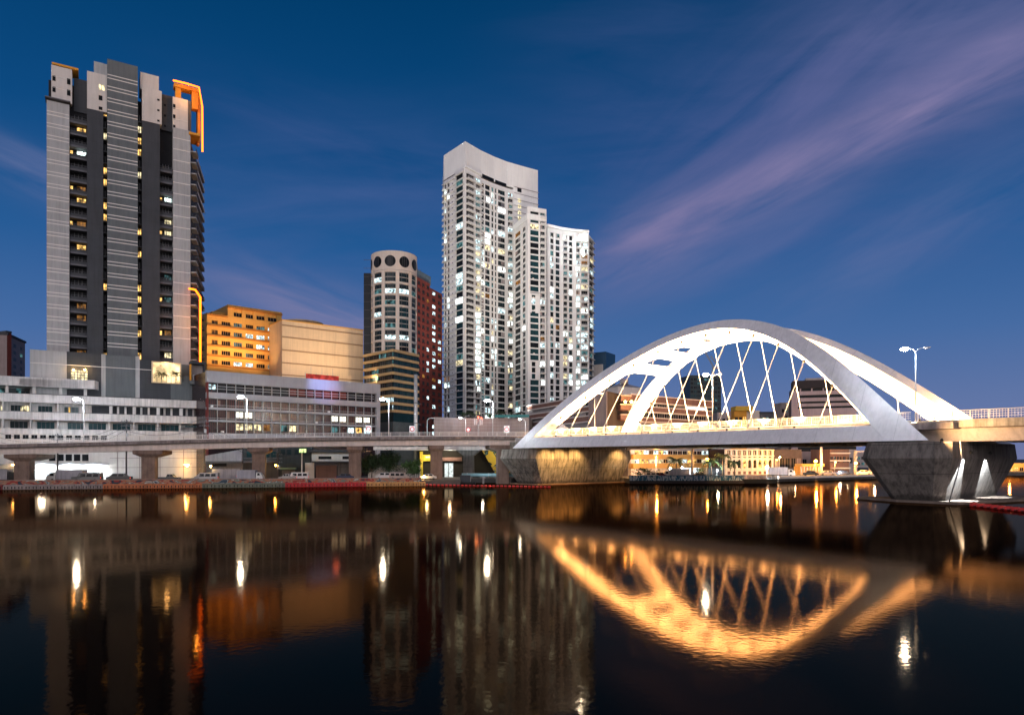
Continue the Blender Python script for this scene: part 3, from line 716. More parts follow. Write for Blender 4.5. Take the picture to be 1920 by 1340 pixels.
light('frame_glow', 'POINT', P(350, 175, Yf - 3), 600, (1, .42, .06), lt, size=.3); light('frame_glow', 'POINT', P(369, 600, Yf - 4), 1000, (1, .42, .06), lt, size=.3)

# tower base
YP = lambda px: YL(px) - 5
FB = Face.px(50, YP(50), 384, YP(384)); zp = FB.z
for x0, x1, yt, m, w in ((56, 125, 657, light_grey, 0), (125.1, 189.9, 661, dark_grey, .01), (190, 198, 664, light_grey, .12), (198.1, 253.9, 667, mid_grey, .02), (254, 262, 668, light_grey, .12), (262.1, 319.9, 676, dark_grey, .01), (320, 384, 705, mid_grey, 0)):
    mb = MB(); FB.pbox(mb, x0, x1, LAND, zp((x0 + x1) / 2, yt), -4, w); mb.build('base_wall', m, lt)
mb = MB(); FB.pbox(mb, 56.2, 284, zp(56, 680.2), zp(56, 679), .13, .18); mb.build('trim_line', line_white, lt)
mb = MB(); FB.pbox(mb, 57, 383, LAND, zp(200, 670), -34, -4.01); mb.build('base_block', mid_grey, lt)
# lit grille window, lit plant opening and service opening
o = window(FB, FB.u(133), FB.u(164), zp(148, 712), zp(148, 694), .08, win_yellow, slab_grey, 5, 3, .1).build('lit_grille', win_yellow, lt)
for px in (138, 159): mb = MB(); c = V(*FB.p(FB.u(px), .5, zp(px, 693.5))); mb.ball(c, .22); mb.build('lamp', lamp_warm, lt); light('lamp_light', 'POINT', c + FB.n * .7, 120, (1, .65, .25), lt, size=.1)
u0, u1, z0, z1 = FB.u(285), FB.u(338), zp(310, 719), zp(310, 681)
mb = MB(); FB.quad(mb, u0, u1, z0, z1, .06, emat('lit_lobby', (1, .72, .36), 1.7, .55, .35)); FB.box(mb, u0, u1, z0, z0 + .25, .07, .6, cream)
for i in range(1, 6): c = u0 + (u1 - u0) * i / 6; FB.box(mb, c - .06, c + .06, z0 + .26, z0 + 2.2, .35, .45, slab_grey)
FB.box(mb, u0, u1, z0 + 2.2, z0 + 2.32, .33, .47, cream)
for k, (a, b) in enumerate(((0, -.15), (u1 - u0, .15))): FB.box(mb, u0 + a - .15, u0 + a + .15, z0, z1, .07, .9, cream)
FB.box(mb, u0 - .15, u1 + .15, z1, z1 + .25, .07, .9, cream)
mb.build('lit_balcony', cream, lt); light('lamp_light', 'POINT', V(*FB.p((u0 + u1) / 2, 1.6, z1 - .6)), 350, (1, .68, .3), lt, size=.4)
mb = MB(); FB.pbox(mb, 354, 383, zp(370, 722), zp(370, 715), .02, 2.2, mid_grey); FB.pbox(mb, 355, 357, zp(370, 715), zp(370, 685), .02, 2.0, orange); FB.pbox(mb, 380, 383, zp(370, 715), zp(370, 682), .02, 2.0, dark_grey)
FB.pbox(mb, 354, 384, zp(370, 684), zp(370, 680), .02, 2.4, dark_grey); FB.pbox(mb, 357.2, 379.8, zp(370, 715), zp(370, 685), .02, .06, beige_w)
FB.pbox(mb, 360, 374, zp(370, 715), zp(370, 704), .5, 1.4, sign_white); FB.pbox(mb, 368, 372, zp(370, 711), zp(370, 706.5), 1.41, 1.45, rubber); mb.build('service_loggia', mid_grey, lt)

# potted palm in the lit opening
def frond(mb, c, ang, L, lift, m, droop=1.0, wide=.5, n=9):
    d = V(math.cos(ang), math.sin(ang), 0); s = V(-d[1], d[0], 0); pr = None
    for i in range(n + 1):
        f = i / n; p = c + d * L * f * (1 - .15 * f) + V(0, 0, L * (lift * f - droop * f * f))
        if pr is not None:
            for sg in (-1, 1):
                ll = wide * math.sin(math.pi * min(1, f * .85 + .12)) * random.uniform(.8, 1.1); tip = (p + pr) / 2 + s * sg * ll + d * ll * .5 - V(0, 0, ll * .55)
                mb.poly([pr, p, tip], m)
        pr = p
def palm(loc, H, r, label, group=None, trunk_r=.16, m=palm_leaf, n=17, name='palm_tree', cat='palm tree', lean=0):
    loc = V(*loc); t = thing(name, loc, label, cat, group); top = loc + V(lean, 0, H)
    if H > .8:
        mb = MB(); mb.tube([loc, loc + V(lean * .3, 0, H * .5), top], [trunk_r * 1.4, trunk_r, trunk_r * .8], 7); mb.build('trunk', bark, t, True)
    mb = MB()
    for i in range(n):
        frond(mb, top, 2 * math.pi * i / n + random.uniform(-.2, .2), r * random.uniform(.8, 1.1), random.uniform(.1, .95), m, random.uniform(.6, 1.15), r * .2)
    mb.build('crown', m, t); return t
palm(FB.p(FB.u(302), 1.4, zp(310, 712)), 1.6, 2.6, 'dark palm leaning out of the lit opening at the foot of the grey tower', trunk_r=.1, n=14)
palm(FB.p(FB.u(329), 1.4, zp(310, 713)), 1.9, 2.3, 'dark palm at the right edge of the lit opening of the grey tower', trunk_r=.1, n=14)

# ------------------------------------------------------------------ generic helpers for buildings
def slab_block(parent, F, x0, x1, y_ref, ytop, ybot, m, w0, w1, name='wall'):
    mb = MB(); F.pbox(mb, x0, x1, F.z(y_ref, ybot), F.z(y_ref, ytop), w0, w1); return mb.build(name, m, parent)

# far left pair of towers
fl = thing('apartment_block', W3(20, 330, LAND), 'distant red and grey apartment block at the left edge of the photo', 'apartment block')
Fa = Face.px(-40, 330, 13, 322); Fb_ = Face.px(13.1, 322, 47, 345)
for Fx, m, xa, xb, yt in ((Fa, red_r, -40, 13, 624), (Fb_, taupe, 13.1, 47, 636)):
    mb = MB(); Fx.box(mb, 0, Fx.L, LAND, Fx.z(xb if Fx is Fa else xa, yt if Fx is Fa else 628), (-2 if Fx is Fa else -14), 0); mb.build('wall', m, fl)
    mb = MB(); zt = Fx.z(xb if Fx is Fa else xa, yt if Fx is Fa else 628); Fx.box(mb, -.3, Fx.L + .3, zt + .01, zt + 1.0, (-2 if Fx is Fa else -14.3), .5); mb.build('roof', dark_grey, fl)
wp = Parts('window', glass_b, fl); rr = random.Random(5)
for Fx, xs in ((Fa, ((-30, -22), (-18, -10), (-6, -1), (3, 8))), (Fb_, ((17, 21), (25, 30), (37.5, 41.5)))):
    zt = Fx.z(13, 630) - 1
    for k in range(7):
        z = zt - 3 - k * 3.3
        for a, b in xs:
            m = rr.choice([glass_b] * 4 + [win_dim, win_white]); u0, u1 = Fx.u(a), Fx.u(b); wp.add(window(Fx, u0, u1, z, z + 1.7, .06, m, slab_grey, 2), 1)
wp.flush()

# ------------------------------------------------------------------ white terraced building
wb = thing('terraced_building', W3(180, 175, LAND), 'long stained white terraced concrete building behind the left viaduct', 'building')
YW = lambda px: 168 * (XV - 0) / (XV - px)
G = Face.px(-260, YW(-260), 384, YW(384)); gz = G.z
mb = MB(); G.pbox(mb, -260, 383.8, LAND, gz(0, 738) - .2, -16, -3.0); mb.build('wall', plaster, wb)
mb = MB(); G.pbox(mb, -260, 172, gz(0, 736.2), gz(0, 704), -20, -6.5); mb.build('wall', plaster, wb)
# continuous parapets
for x0, x1, y0, y1, w0, w1 in ((-260, 384, 736, 752, -3.4, .02), (-260, 384, 770, 785, -3.4, 0), (-260, 384, 802, 812, -3.4, .01)):
    mb = MB(); G.pbox(mb, x0, x1, gz(0, y1), gz(0, y0), w0, w1); mb.build('parapet', plaster, wb)
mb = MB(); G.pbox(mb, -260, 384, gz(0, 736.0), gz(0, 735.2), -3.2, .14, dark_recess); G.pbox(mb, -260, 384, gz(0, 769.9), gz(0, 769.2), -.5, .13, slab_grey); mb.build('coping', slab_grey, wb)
mb = MB(); G.pbox(mb, -260, 177, gz(0, 721), gz(0, 703.6), -6.4, -.4); pa = mb.build('roof_fascia', plaster, wb)
A_ = V(*G.p(G.u(177.1), -.4, 0)); B_ = W3(222, A_[1] + 20, 0); G2 = Face(A_[:2], B_[:2])
mb = MB(); G2.box(mb, 0, G2.L, gz(0, 721) - .0, gz(0, 703.6) + .003, -1.5, 0); mb.build('roof_fascia', plaster, wb)
mb = MB(); c = [A_ - G.d * 3, B_ - G.d * 3, B_ - G.d * 16, A_ - G.d * 16]; mb.prism([p[:2] for p in c], gz(0, 721) + .1, gz(0, 703.6) - .4); mb.build('roof', plaster, wb)
mb = MB()
for px in (-220, -170, -118, -66, -14, 12, 63, 113, 160): G.pbox(mb, px - 3, px + 3, gz(0, 736), gz(0, 721), -2.6, -1.2)
mb.build('columns', plaster, wb)
mb = MB()
for px in (208, 252, 297, 340, 380): G.pbox(mb, px - 3, px + 3, gz(0, 769), gz(0, 753), -1.6, -.4)
for px in (222, 236, 266, 280, 310, 323, 352, 365): G.pbox(mb, px - 2, px + 2, gz(0, 769), gz(0, 753), -2.9, -2.3)
mb.build('columns', plaster, wb)
mb = MB()
for px in (-255, -205, -152, -100, -47, 5, 57, 108, 158): G.pbox(mb, px - 1.2, px + 1.2, gz(0, 770), gz(0, 752), -3.2, -.15)
for px in (-255, -205, -152, -100, -47, 5, 57, 108, 158, 205, 251, 296, 338, 382): G.pbox(mb, px - 1.2, px + 1.2, gz(0, 802), gz(0, 785), -3.2, -.15)
mb.build('partition', plaster, wb)
mb = MB(); G.pbox(mb, 172, 383.5, gz(0, 769.5), gz(0, 752.5), -3.01, -2.96, dark_grey); mb.build('recess_shade_panel', dark_grey, wb)  # dark sheet that paints the shade inside the open recess
mb = MB(); G.pbox(mb, -260, 171, gz(0, 735), gz(0, 722), -6.5, -6.42, mid_grey); mb.build('recess_shade_panel', mid_grey, wb)  # grey sheet that paints the shade behind the top storey windows
wp = Parts('window', glass, wb); rr = random.Random(11)
def gw(x0, x1, y0, y1, w, m, nx=4): u0, u1 = G.u(x0), G.u(x1); wp.add(window(G, u0, u1, gz(0, y1), gz(0, y0), w, m, slab_grey, nx, 0, .06), 1)
for a in (-245, -193, -140, -88, -35, 18, 70, 120): gw(a, a + 27, 757, 769.8, -2.9, glass_t if a % 3 else glass)
gw(37, 53, 758, 769, -2.85, win_yellow, 3); gw(0, 3, 758, 768, -2.85, win_yellow, 1); gw(128, 131, 757, 769, -2.8, win_warm, 1)
for a in (-245, -193, -140, -88, -35, 17, 68, 126, 166, 212, 260, 304): gw(a, a + 33, 788, 801.5, -2.9, glass if a % 2 else glass_t)
gw(347, 374, 789, 793, .06, glass_t, 5); gw(36, 58, 728, 735.5, -6.3, glass_t, 3); gw(66, 80, 727, 735, -6.3, glass, 3); gw(86, 110, 727, 735, -6.3, glass, 4); gw(118, 128, 728, 735, -6.3, glass_t); gw(26, 35, 723, 735, -6.2, win_dim, 1)
for i in range(12): gw(10 + i * 16.3, 21 + i * 16.3, 814, 822, .03, glass_b, 2)
gw(-30, 3, 724, 735, -6.2, win_dim, 3)
for i in range(5): gw(92 + i * 15.5, 104 + i * 15.5, 851, 864, .03, glass_b, 1)
gw(66, 100, 882, 897, .03, glow_white, 3); gw(168, 184, 884, 900, .04, glow_white, 2)
wp.flush()
mb = MB(); G.pbox(mb, -260, 205, gz(0, 872), gz(0, 869), .02, 2.4, grey_metal); mb.build('canopy', grey_metal, wb)
mb = MB(); G.pbox(mb, -260, 384, LAND, gz(0, 812.2), -2.9, -.02); mb.build('lower_wall', plaster2, wb)
mb = MB()
for x in (220, 262, 300, 344): G.pbox(mb, x - .6, x + .6, LAND, gz(0, 813), -.01, .12)
for y in (845, 858, 877): G.pbox(mb, 206, 383, gz(0, y + .8), gz(0, y), -.01, .06)
mb.build('wall_joint', taupe, wb)
for px, py, pw in ((80, 876, 220), (130, 876, 220), (176, 880, 420), (348, 873, 150), (30, 872, 100)):
    c = V(*G.p(G.u(px), 2.6, gz(0, py))); mb = MB(); mb.box((c[0], c[1], c[2]), 1.2, .5, .18, 0); l_ = mb.build('flood_lamp', lamp_white if pw > 200 else lamp_warm, wb); light('lamp_light', 'POINT', c - V(0, 1.0, .5), pw, (.85, .95, 1) if pw > 200 else (1, .8, .45), wb, size=.3)

# ------------------------------------------------------------------ red windowed block
XR = 2450.0
YR = lambda px: 184 * (XR - 388) / (XR - px)
rb = thing('office_block', W3(550, 195, LAND), 'low grey office block with rows of dark red framed windows, left of the banded tower', 'office block')
G = Face.px(388, YR(388), 713, YR(713)); gz = G.z
mb = MB(); G.box(mb, 0, G.L, LAND, gz(388, 694) - .3, -22, -1.2); mb.build('wall', maroon_d, rb)
bands = [(694, 716, 0, grey_metal), (734.5, 746, 0, grey_metal), (762.5, 767, .02, grey_metal), (786, 789.5, .02, grey_metal), (811, 830, 0, grey_metal)]
for a, b, w, m in bands: mb = MB(); G.box(mb, 0, G.L, gz(388, b), gz(388, a), -1.4, w); mb.build('parapet', m, rb)
mb = MB(); G.pbox(mb, 706.5, 713, LAND, gz(388, 716.1), -1.4, -.01); mb.build('end_wall', grey_metal, rb)
mb = MB(); G.pbox(mb, 388, 390.5, LAND, gz(388, 716.1), -1.4, .3, maroon); mb.build('end_wall', maroon, rb)
G3 = Face(G.p(G.L, 0, 0)[:2], (V(*G.p(G.L, 0, 0)) + V(2, 22, 0))[:2])
xs = [390.5]; w_ = 17.6
while xs[-1] + w_ < 707: xs.append(xs[-1] + w_); w_ -= .16
mb = MB()
for x in xs[1:]: G.pbox(mb, x - .3, x + .3, gz(388, 829), gz(388, 716.2), -.4, -.12)
mb.build('mullions', steel, rb)
mb = MB()
for y in (722, 727): G.box(mb, 0, G.L - 2, gz(388, y + .8), gz(388, y), -.5, -.35)
for y in (758, 782.5): G.box(mb, 0, G.L - 2, gz(388, y + .6), gz(388, y), -.5, -.35)
mb.build('window_rail', steel, rb)
wp = Parts('window', maroon_d, rb); rr = random.Random(4)
rowsR = [(717.5, 733), (746.5, 762), (767.5, 785.5), (790.5, 810)]
LIT = {(2, 3): win_white, (2, 4): win_white, (3, 3): win_yellow, (3, 4): win_yellow, (3, 5): win_yellow, (0, 0): win_white, (2, 14): win_yellow, (2, 15): win_yellow, (2, 18): win_yellow, (2, 17): win_yellow, (3, 8): win_dim, (3, 9): win_yellow, (3, 6): win_dimw, (3, 14): win_dim, (3, 16): win_white, (3, 17): win_warm, (3, 18): win_white}
litwin = emat('lit_office_window', (1, .95, .80), 1.9, .25, 2)
for r, (y0, y1) in enumerate(rowsR):
    for c in range(len(xs) - 1):
        u0, u1 = G.u(xs[c]) + .15, G.u(xs[c + 1]) - .15; z0, z1 = gz(388, y1), gz(388, y0); m = LIT.get((r, c))
        mb = MB()
        if r and m is None: 
            G.quad(mb, u0, u1, z0, z1, -1.12, maroon_d)
            for j in range(4): cc = u0 + (u1 - u0) * (j + .5) / 4; G.box(mb, cc - .045, cc + .045, z0, z1, -1.11, -1.05, maroon)
            if rr.random() < .18: a = rr.uniform(u0, u1 - .8); G.quad(mb, a, a + .8, z0 + .4, z1 - .3, -1.0, brown_r)
            if rr.random() < .16: a = rr.uniform(u0, u1 - .8); G.box(mb, a, a + .7, z0, z0 + .5, -1.0, -.3, sign_white)
        else:
            G.quad(mb, u0, u1, z0, z1, -1.12, maroon_d if r else dark_recess)
            if m: G.quad(mb, u0 + .1, u1 - .1, z0 + (z1 - z0) * .3, z1 - .25, -1.08, litwin if r == 2 else m); G.box(mb, (u0 + u1) / 2 - .06, (u0 + u1) / 2 + .06, z0, z1, -1.07, -.98, maroon)
            elif 9 <= c <= 15: G.quad(mb, u0, u1, z0 + .3, z1, -1.09, red_r)
        wp.add(mb, 2 if m else 1)
wp.flush()
light('window_glow', 'POINT', V(*G.p(G.u(625), 2, gz(388, 722))), 160, (1, .2, .12), rb, size=1)
# rooftop sign frame, and a violet spot standing in for an unseen screen
c0, c1 = P(588, 704, 205), P(653, 716, 212)
sg = thing('rooftop_sign', V(*G.p(G.u(620), -6, gz(388, 694))), 'long red sign on a frame on the roof of the office block with red windows', 'sign')
mb = MB(); Fs = Face(G.p(G.u(590), -6, 0)[:2], G.p(G.u(652), -6, 0)[:2]); zz1 = gz(388, 694) + .1
Fs.box(mb, 0, Fs.L, zz1 + .4, zz1 + 2.1, -.3, 0); mb.build('panel', emat('red_sign_glow', (.9, .10, .08), .55, .4, .8), sg)
mb = MB()
for i in range(7): a = Fs.L * i / 6; mb.tube([Fs.p(a, -.6, zz1 - .35), Fs.p(a, -.6, zz1 + 2.6 + (1.8 if i in (1, 3, 5) else 0))], .06, 5)
mb.build('frame', steel, sg)
bl = light('unseen_screen_glow', 'SPOT', V(*G.p(G.u(590), 14, gz(388, 694) + 1)), 15000, (.35, .42, 1), rb, V(*G.p(G.u(606), 0, gz(388, 705))), .6, 50, 1.0)

# ------------------------------------------------------------------ orange lit building and cream box
YO = lambda px, xv=2380.: 240 * (xv - 390) / (xv - px)
ob = thing('hotel_building', W3(460, 245, LAND), 'orange lit building with small square windows in rows beside the grey striped tower', 'building')
G = Face.px(388, YO(388), 528.5, YO(528.5)); gz = G.z
mb = MB(); G.pbox(mb, 388, 427, LAND, gz(390, 586), -22, -.5); G.pbox(mb, 427.01, 528.5, LAND, gz(427, 571), -21.9, -.501); mb.build('wall', yellow_r, ob)
colsO = [(397, 408.5), (415.5, 432), (438.5, 454), (461, 475), (481, 496.5), (502.5, 519)]
rowsO = [(600, 607), (618, 626), (636.8, 644.8), (655.5, 663.5), (674.5, 682)]
piers = [388] + [v for c in colsO for v in c] + [528.5]
mb = MB()
for i in range(0, len(piers), 2): G.pbox(mb, piers[i], piers[i + 1], LAND, gz(390, 588), -.51, -.02)
mb.build('wall_pier', yellow_r, ob)
mb = MB(); ys = [588] + [v for r in rowsO for v in r] + [700]
for i in range(0, len(ys), 2): G.box(mb, 0, G.L, gz(400, ys[i + 1]), gz(400, ys[i]), -.52, 0)
mb.build('spandrel', yellow_r, ob)
mb = MB()
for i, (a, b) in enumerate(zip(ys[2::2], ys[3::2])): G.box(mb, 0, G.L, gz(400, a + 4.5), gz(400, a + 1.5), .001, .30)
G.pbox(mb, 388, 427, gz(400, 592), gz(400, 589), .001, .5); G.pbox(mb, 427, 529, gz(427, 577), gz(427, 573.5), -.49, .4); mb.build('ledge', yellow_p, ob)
mb = MB(); G.pbox(mb, 427.1, 528.4, gz(427, 575), gz(427, 570.5), -.5, -.05); 
for a, b in ((427.1, 438.5), (454, 461), (475, 481), (496.5, 502.5), (519, 528.4)): G.pbox(mb, a, b, gz(400, 587.9), gz(427, 575), -.5, -.06)
G.pbox(mb, 403, 427, gz(390, 586), gz(390, 579), -8, -3); mb.build('upper_wall', yellow_r, ob)
wp = Parts('window', glass_b, ob); rr = random.Random(9)
for r, (y0, y1) in enumerate(rowsO):
    for c, (a, b) in enumerate(colsO):
        m = glass_b
        if (r, c) in ((1, 3), (1, 4), (1, 5), (2, 4), (2, 5), (4, 2), (4, 3), (4, 5), (0, 5)): m = win_white
        elif rr.random() < .2: m = win_dim
        u0, u1 = G.u(a), G.u(b); wp.add(window(G, u0, u1, gz(400, y1), gz(400, y0), -.45, m, cream_d, 4, 0, .08), 1)
for c in (2, 3, 4, 5): a, b = colsO[c]; wp.add(window(G, G.u(a), G.u(b), gz(400, 587), gz(400, 580), -.45, glass_b, cream_d, 3), 1)
wp.flush()
for px in (395, 430, 470, 510):
    c = V(*G.p(G.u(px), 11, gz(390, 700))); light('flood_beam', 'SPOT', c, 11000 if px < 480 else 7000, (1, .54, .19), ob, V(*G.p(G.u(px), 0, gz(390, 610))), .5, 110, 1)
    mb = MB(); mb.box((c[0], c[1], c[2] - .8), .7, .5, .5); mb.tube([(c[0], c[1], c[2] - .8), (c[0], c[1] + .1, c[2] - 3.4)], .1, 5); mb.build('flood_lamp', rubber, ob)
cb = thing('warehouse_building', W3(605, 262, LAND), 'windowless cream building with brown stripes and a round roof dome', 'building')
YC = lambda px, xv=2600.: 244 * (xv - 529) / (xv - px)
G = Face.px(528.8, YC(529), 681, YC(681)); gz = G.z
mb = MB(); G.box(mb, 0, G.L, LAND, gz(529, 600.5), -24, 0); mb.build('wall', cream, cb)
mb = MB()
for y in (608, 630, 654.5, 678.5, 701): G.box(mb, 0, G.L, gz(529, y + 2.2), gz(529, y), .001, .18)
mb.build('stripe', cream_d, cb)
mb = MB(); G.box(mb, -.1, G.L + .1, gz(529, 600.5) + .004, gz(529, 600.5) + .35, -24.1, .2); mb.build('coping', yellow_r, cb)
mb = MB(); c = V(*G.p(G.u(592), -14, gz(529, 600.5) - .5)); k = 24; ring = lambda r, z: [(c[0] + r * math.cos(2 * math.pi * i / k), c[1] + r * math.sin(2 * math.pi * i / k)) for i in range(k)]
mb.prism(ring(8.4, 0), c[2], c[2] + 2.6, cream_d); mb.prism(ring(8.8, 0), c[2] + 2.601, c[2] + 3.2, cream, ring(8.0, 0)); mb.prism(ring(8.0, 0), c[2] + 3.21, c[2] + 3.9, cream, ring(3, 0)); mb.build('dome', cream, cb)
for px in (550, 600, 660): light('roof_light', 'SPOT', V(*G.p(G.u(px), 20, gz(529, 714))), 9500, (1, .68, .38), cb, V(*G.p(G.u(px), 0, gz(529, 610))), .5, 120, 1)

# ------------------------------------------------------------------ banded office base with round tower
bt = thing('round_tower', W3(735, 245, LAND), 'cylindrical cream tower with round top windows on an ochre banded base', 'tower')
Yc = 238
L1 = Face(W3(737, Yc, 0)[:2], (W3(737, Yc, 0) + V(-1.0, 1.02, 0) / 1.43 * 40)[:2]); xl = L1.u(682)
L2 = Face(W3(737, Yc, 0)[:2], (W3(737, Yc, 0) + V(.55, 1, 0) / 1.141 * 60)[:2]); xr_ = L2.u(785)
A_, B_, C_ = V(*L1.p(xl, 0, 0)), W3(737, Yc, 0), V(*L2.p(xr_, 0, 0))
ztb = zat(737, 654, Yc)
mb = MB(); mb.prism([(A_ + V(0, .6, 0))[:2], (B_ + V(0, .6, 0))[:2], (C_ + V(0, .6, 0))[:2], (C_ + V(-14, 26, 0))[:2], (A_ + V(8, 26, 0))[:2]], LAND, ztb - .2); mb.build('base_wall', glass_t, bt)
pb = (ztb - zat(737, 768, Yc)) / 8.05
for k in range(9):
    z = ztb - k * pb
    for Fx, u1 in ((L1, xl), (L2, xr_)):
        mb = MB(); Fx.box(mb, (0 if Fx is L1 else .01), u1, z - .95, z + (.003 if Fx is L2 else 0), -1.2, .25); mb.build('band', striped_y, bt)
wp = Parts('window', glass_t, bt); rr = random.Random(8)
for k in range(8):
    z = ztb - k * pb
    for Fx, u1, n in ((L1, xl, 4), (L2, xr_, 4)):
        for j in range(n):
            a, b = u1 * j / n + .15, u1 * (j + 1) / n - .15; m = rr.choice([glass, glass_b, glass_t, glass_t, glass_b, win_dim, win_white if rr.random() < .4 else glass])
            if Fx is L2 and j == 2 and k in (2, 4, 6): m = win_bright
            wp.add(window(Fx, a, b, z - pb + .02, z - .96, -.35, m, slab_grey, 4, 0, .05), 1)
wp.flush()
mb = MB(); L1.box(mb, 0, xl, LAND, zat(737, 790, Yc), -1, .1); L2.box(mb, .01, xr_, LAND, zat(737, 790, Yc) + .004, -1, .1); mb.build('plinth', mat('grey_plinth', (.12, .15, .16), .8), bt)
# cylinder
RC = 8.35; cy = W3(739, 252, 0); yfront = 252 - RC
zc = lambda py: zat(739, py, 252 - RC * .9)
mb = MB(); k = 64; ringp = lambda r: [(cy[0] + r * math.sin(2 * math.pi * i / k), cy[1] - r * math.cos(2 * math.pi * i / k)) for i in range(k)]
mb.prism(ringp(RC - .5), ztb - .1, zc(474), plaster2); mb.build('drum_core', dark_recess, bt)
zt_, zb_ = zc(470.5), ztb - .05
bays = 10; pitch = (zc(508) - zb_) / 7.0
mb = MB()
def arc_box(M, a0, a1, z0, z1, r0, r1, m=None, n=4):
    for i in range(n):
        b0, b1 = a0 + (a1 - a0) * i / n, a0 + (a1 - a0) * (i + 1) / n
        q = [(r * math.sin(a), -r * math.cos(a)) for r, a in ((r1, b0), (r1, b1), (r0, b1), (r0, b0))]
        M.hexa([(cy[0] + x, cy[1] + y, z0) for x, y in q] + [(cy[0] + x, cy[1] + y, z1) for x, y in q], m)
for i in range(bays): a = 2 * math.pi * (i + .5) / bays; arc_box(mb, a - .078, a + .078, zb_, zc(508), RC - .6, RC)
mb.build('drum_pier', pale_tan, bt)
for f in range(8):
    z = zb_ + f * pitch; mb = MB(); arc_box(mb, 0, 2 * math.pi, z - .35, z + .3, RC - .6, RC - .02, n=60); mb.build('drum_ring', pale_tan, bt)
# top drum with round windows
mb = MB(); arc_box(mb, 0, 2 * math.pi, zc(508) + .41, zt_, RC - .6, RC, n=60); mb.build('top_drum', pale_tan, bt)
for i in range(bays):
    a = 2 * math.pi * i / bays; mb = MB(); rc = zc(490); n = 20; rad = 2.0
    def rw(q, t): aa = a + rad * q * math.cos(t) / RC; return (cy[0] + (RC + .05) * math.sin(aa), cy[1] - (RC + .05) * math.cos(aa), rc + rad * q * math.sin(t))
    for q0, q1 in ((.001, .35), (.35, .7), (.7, 1)):
        for j in range(n): t0, t1 = 2 * math.pi * j / n, 2 * math.pi * (j + 1) / n; mb.poly([rw(q0, t0), rw(q1, t0), rw(q1, t1), rw(q0, t1)], glass_b)
    for t in (-.7, 0, .7):
        aa = a + t / RC; h = math.sqrt(rad ** 2 - t * t); mb.tube([(cy[0] + (RC + .07) * math.sin(aa), cy[1] - (RC + .07) * math.cos(aa), rc - h), (cy[0] + (RC + .07) * math.sin(aa), cy[1] - (RC + .07) * math.cos(aa), rc + h)], .05, 4, slab_grey)
    mb.build('round_window', glass_b, bt)
for f in range(7):
    z = zb_ + f * pitch
    for i in range(bays):
        if 3 <= i <= 7: continue
        a = 2 * math.pi * i / bays; m = rr.choice([glass, glass_t, glass_b, win_dim, glass_t]); 
        if (f, i) in ((1, 1), (5, 1), (5, 0), (3, 9), (1, 0), (6, 9)): m = win_white
        mb = MB(); 
        for half in (0, 1):
            zz0 = z + .42 + half * (pitch - .9) / 2 + .05; zz1 = z + .42 + (half + 1) * (pitch - .9) / 2 - .12
            arc_box(mb, a - .235, a + .235, zz0, zz1, RC - .55, RC - .35, (m if half == 0 or m in (glass, glass_t) else glass))
        for t in (-.12, .12): arc_box(mb, a + t - .006, a + t + .006, z + .42, z + pitch - .5, RC - .34, RC - .25, slab_grey, 1)
        arc_box(mb, a - .235, a + .235, z + .4 + (pitch - .9) / 2 - .1, z + .42 + (pitch - .9) / 2 + .03, RC - .34, RC - .2, pale_tan, 2)
        mb.build('window', glass, bt)
mb = MB(); Fz = Face(W3(682, 262, 0)[:2], W3(703, 262, 0)[:2]); Fz.box(mb, 0, Fz.L, ztb - 1, zat(690, 512, 262), -8, 0)
for i in range(13): z = ztb + i * 3.2 - .5 + .01; Fz.box(mb, 0, Fz.L, z, z + .12, .001, .06, slab_grey)
mb.build('rear_wing', mat('navy_wall', (.022, .030, .042), .7), bt)
for a in (-.5, .5): pass

# red tower
rt = thing('red_tower', W3(805, 300, LAND), 'dark red tower block with small windows and grey top between round tower and white tower', 'tower')
Yr = 292
G = Face.px(781, Yr, 806, Yr + 12); G2 = Face(G.p(G.L, -2.5, 0)[:2], W3(829, Yr + 30, 0)[:2])
zt_ = G.z(782, 519)
mb = MB(); G.box(mb, 0, G.L, LAND, zt_, -12, 0); mb.build('wall', red_r, rt); mb = MB(); G2.box(mb, 0, G2.L, LAND, zt_ - .3, -10, 0); mb.build('wall', red_r, rt)
mb = MB(); G.box(mb, .5, G.L + 3, zt_, G.z(782, 502), -14, -1.0); mb.build('top_storey', mat('slate_top', (.10, .14, .17), .8), rt)
mb = MB(); 
for i in range(6): G.box(mb, 3 + i * 1.2, 3.15 + i * 1.2, G.z(782, 502), G.z(782, 502) + rr.uniform(.5, 2.5), -3, -2.9)
mb.build('roof_rail', slab_grey, rt)
wp = Parts('window', glass_b, rt); rr = random.Random(15)
for Fx, n, cols_ in ((G, 25, 3), (G2, 25, 3)):
    for k in range(26):
        z = zt_ - 3 - k * 3.05
        for j in range(cols_):
            u0 = Fx.L * (j + .25) / cols_; u1 = Fx.L * (j + .75) / cols_
            m = rr.choice([glass_b] * 9 + [win_white, win_dimw]); 
            if Fx is G2 and j == 1 and rr.random() < .42: m = win_white
            mb = window(Fx, u0, u1, z, z + 1.6, .04, m); Fx.box(mb, u0 - .2, u1 + .2, z - .3, z, .01, .35, striped_y if (Fx is G2 and j == 0 and k > 14) else maroon)
            wp.add(mb, 2 if m is not glass_b else 1)
wp.flush()

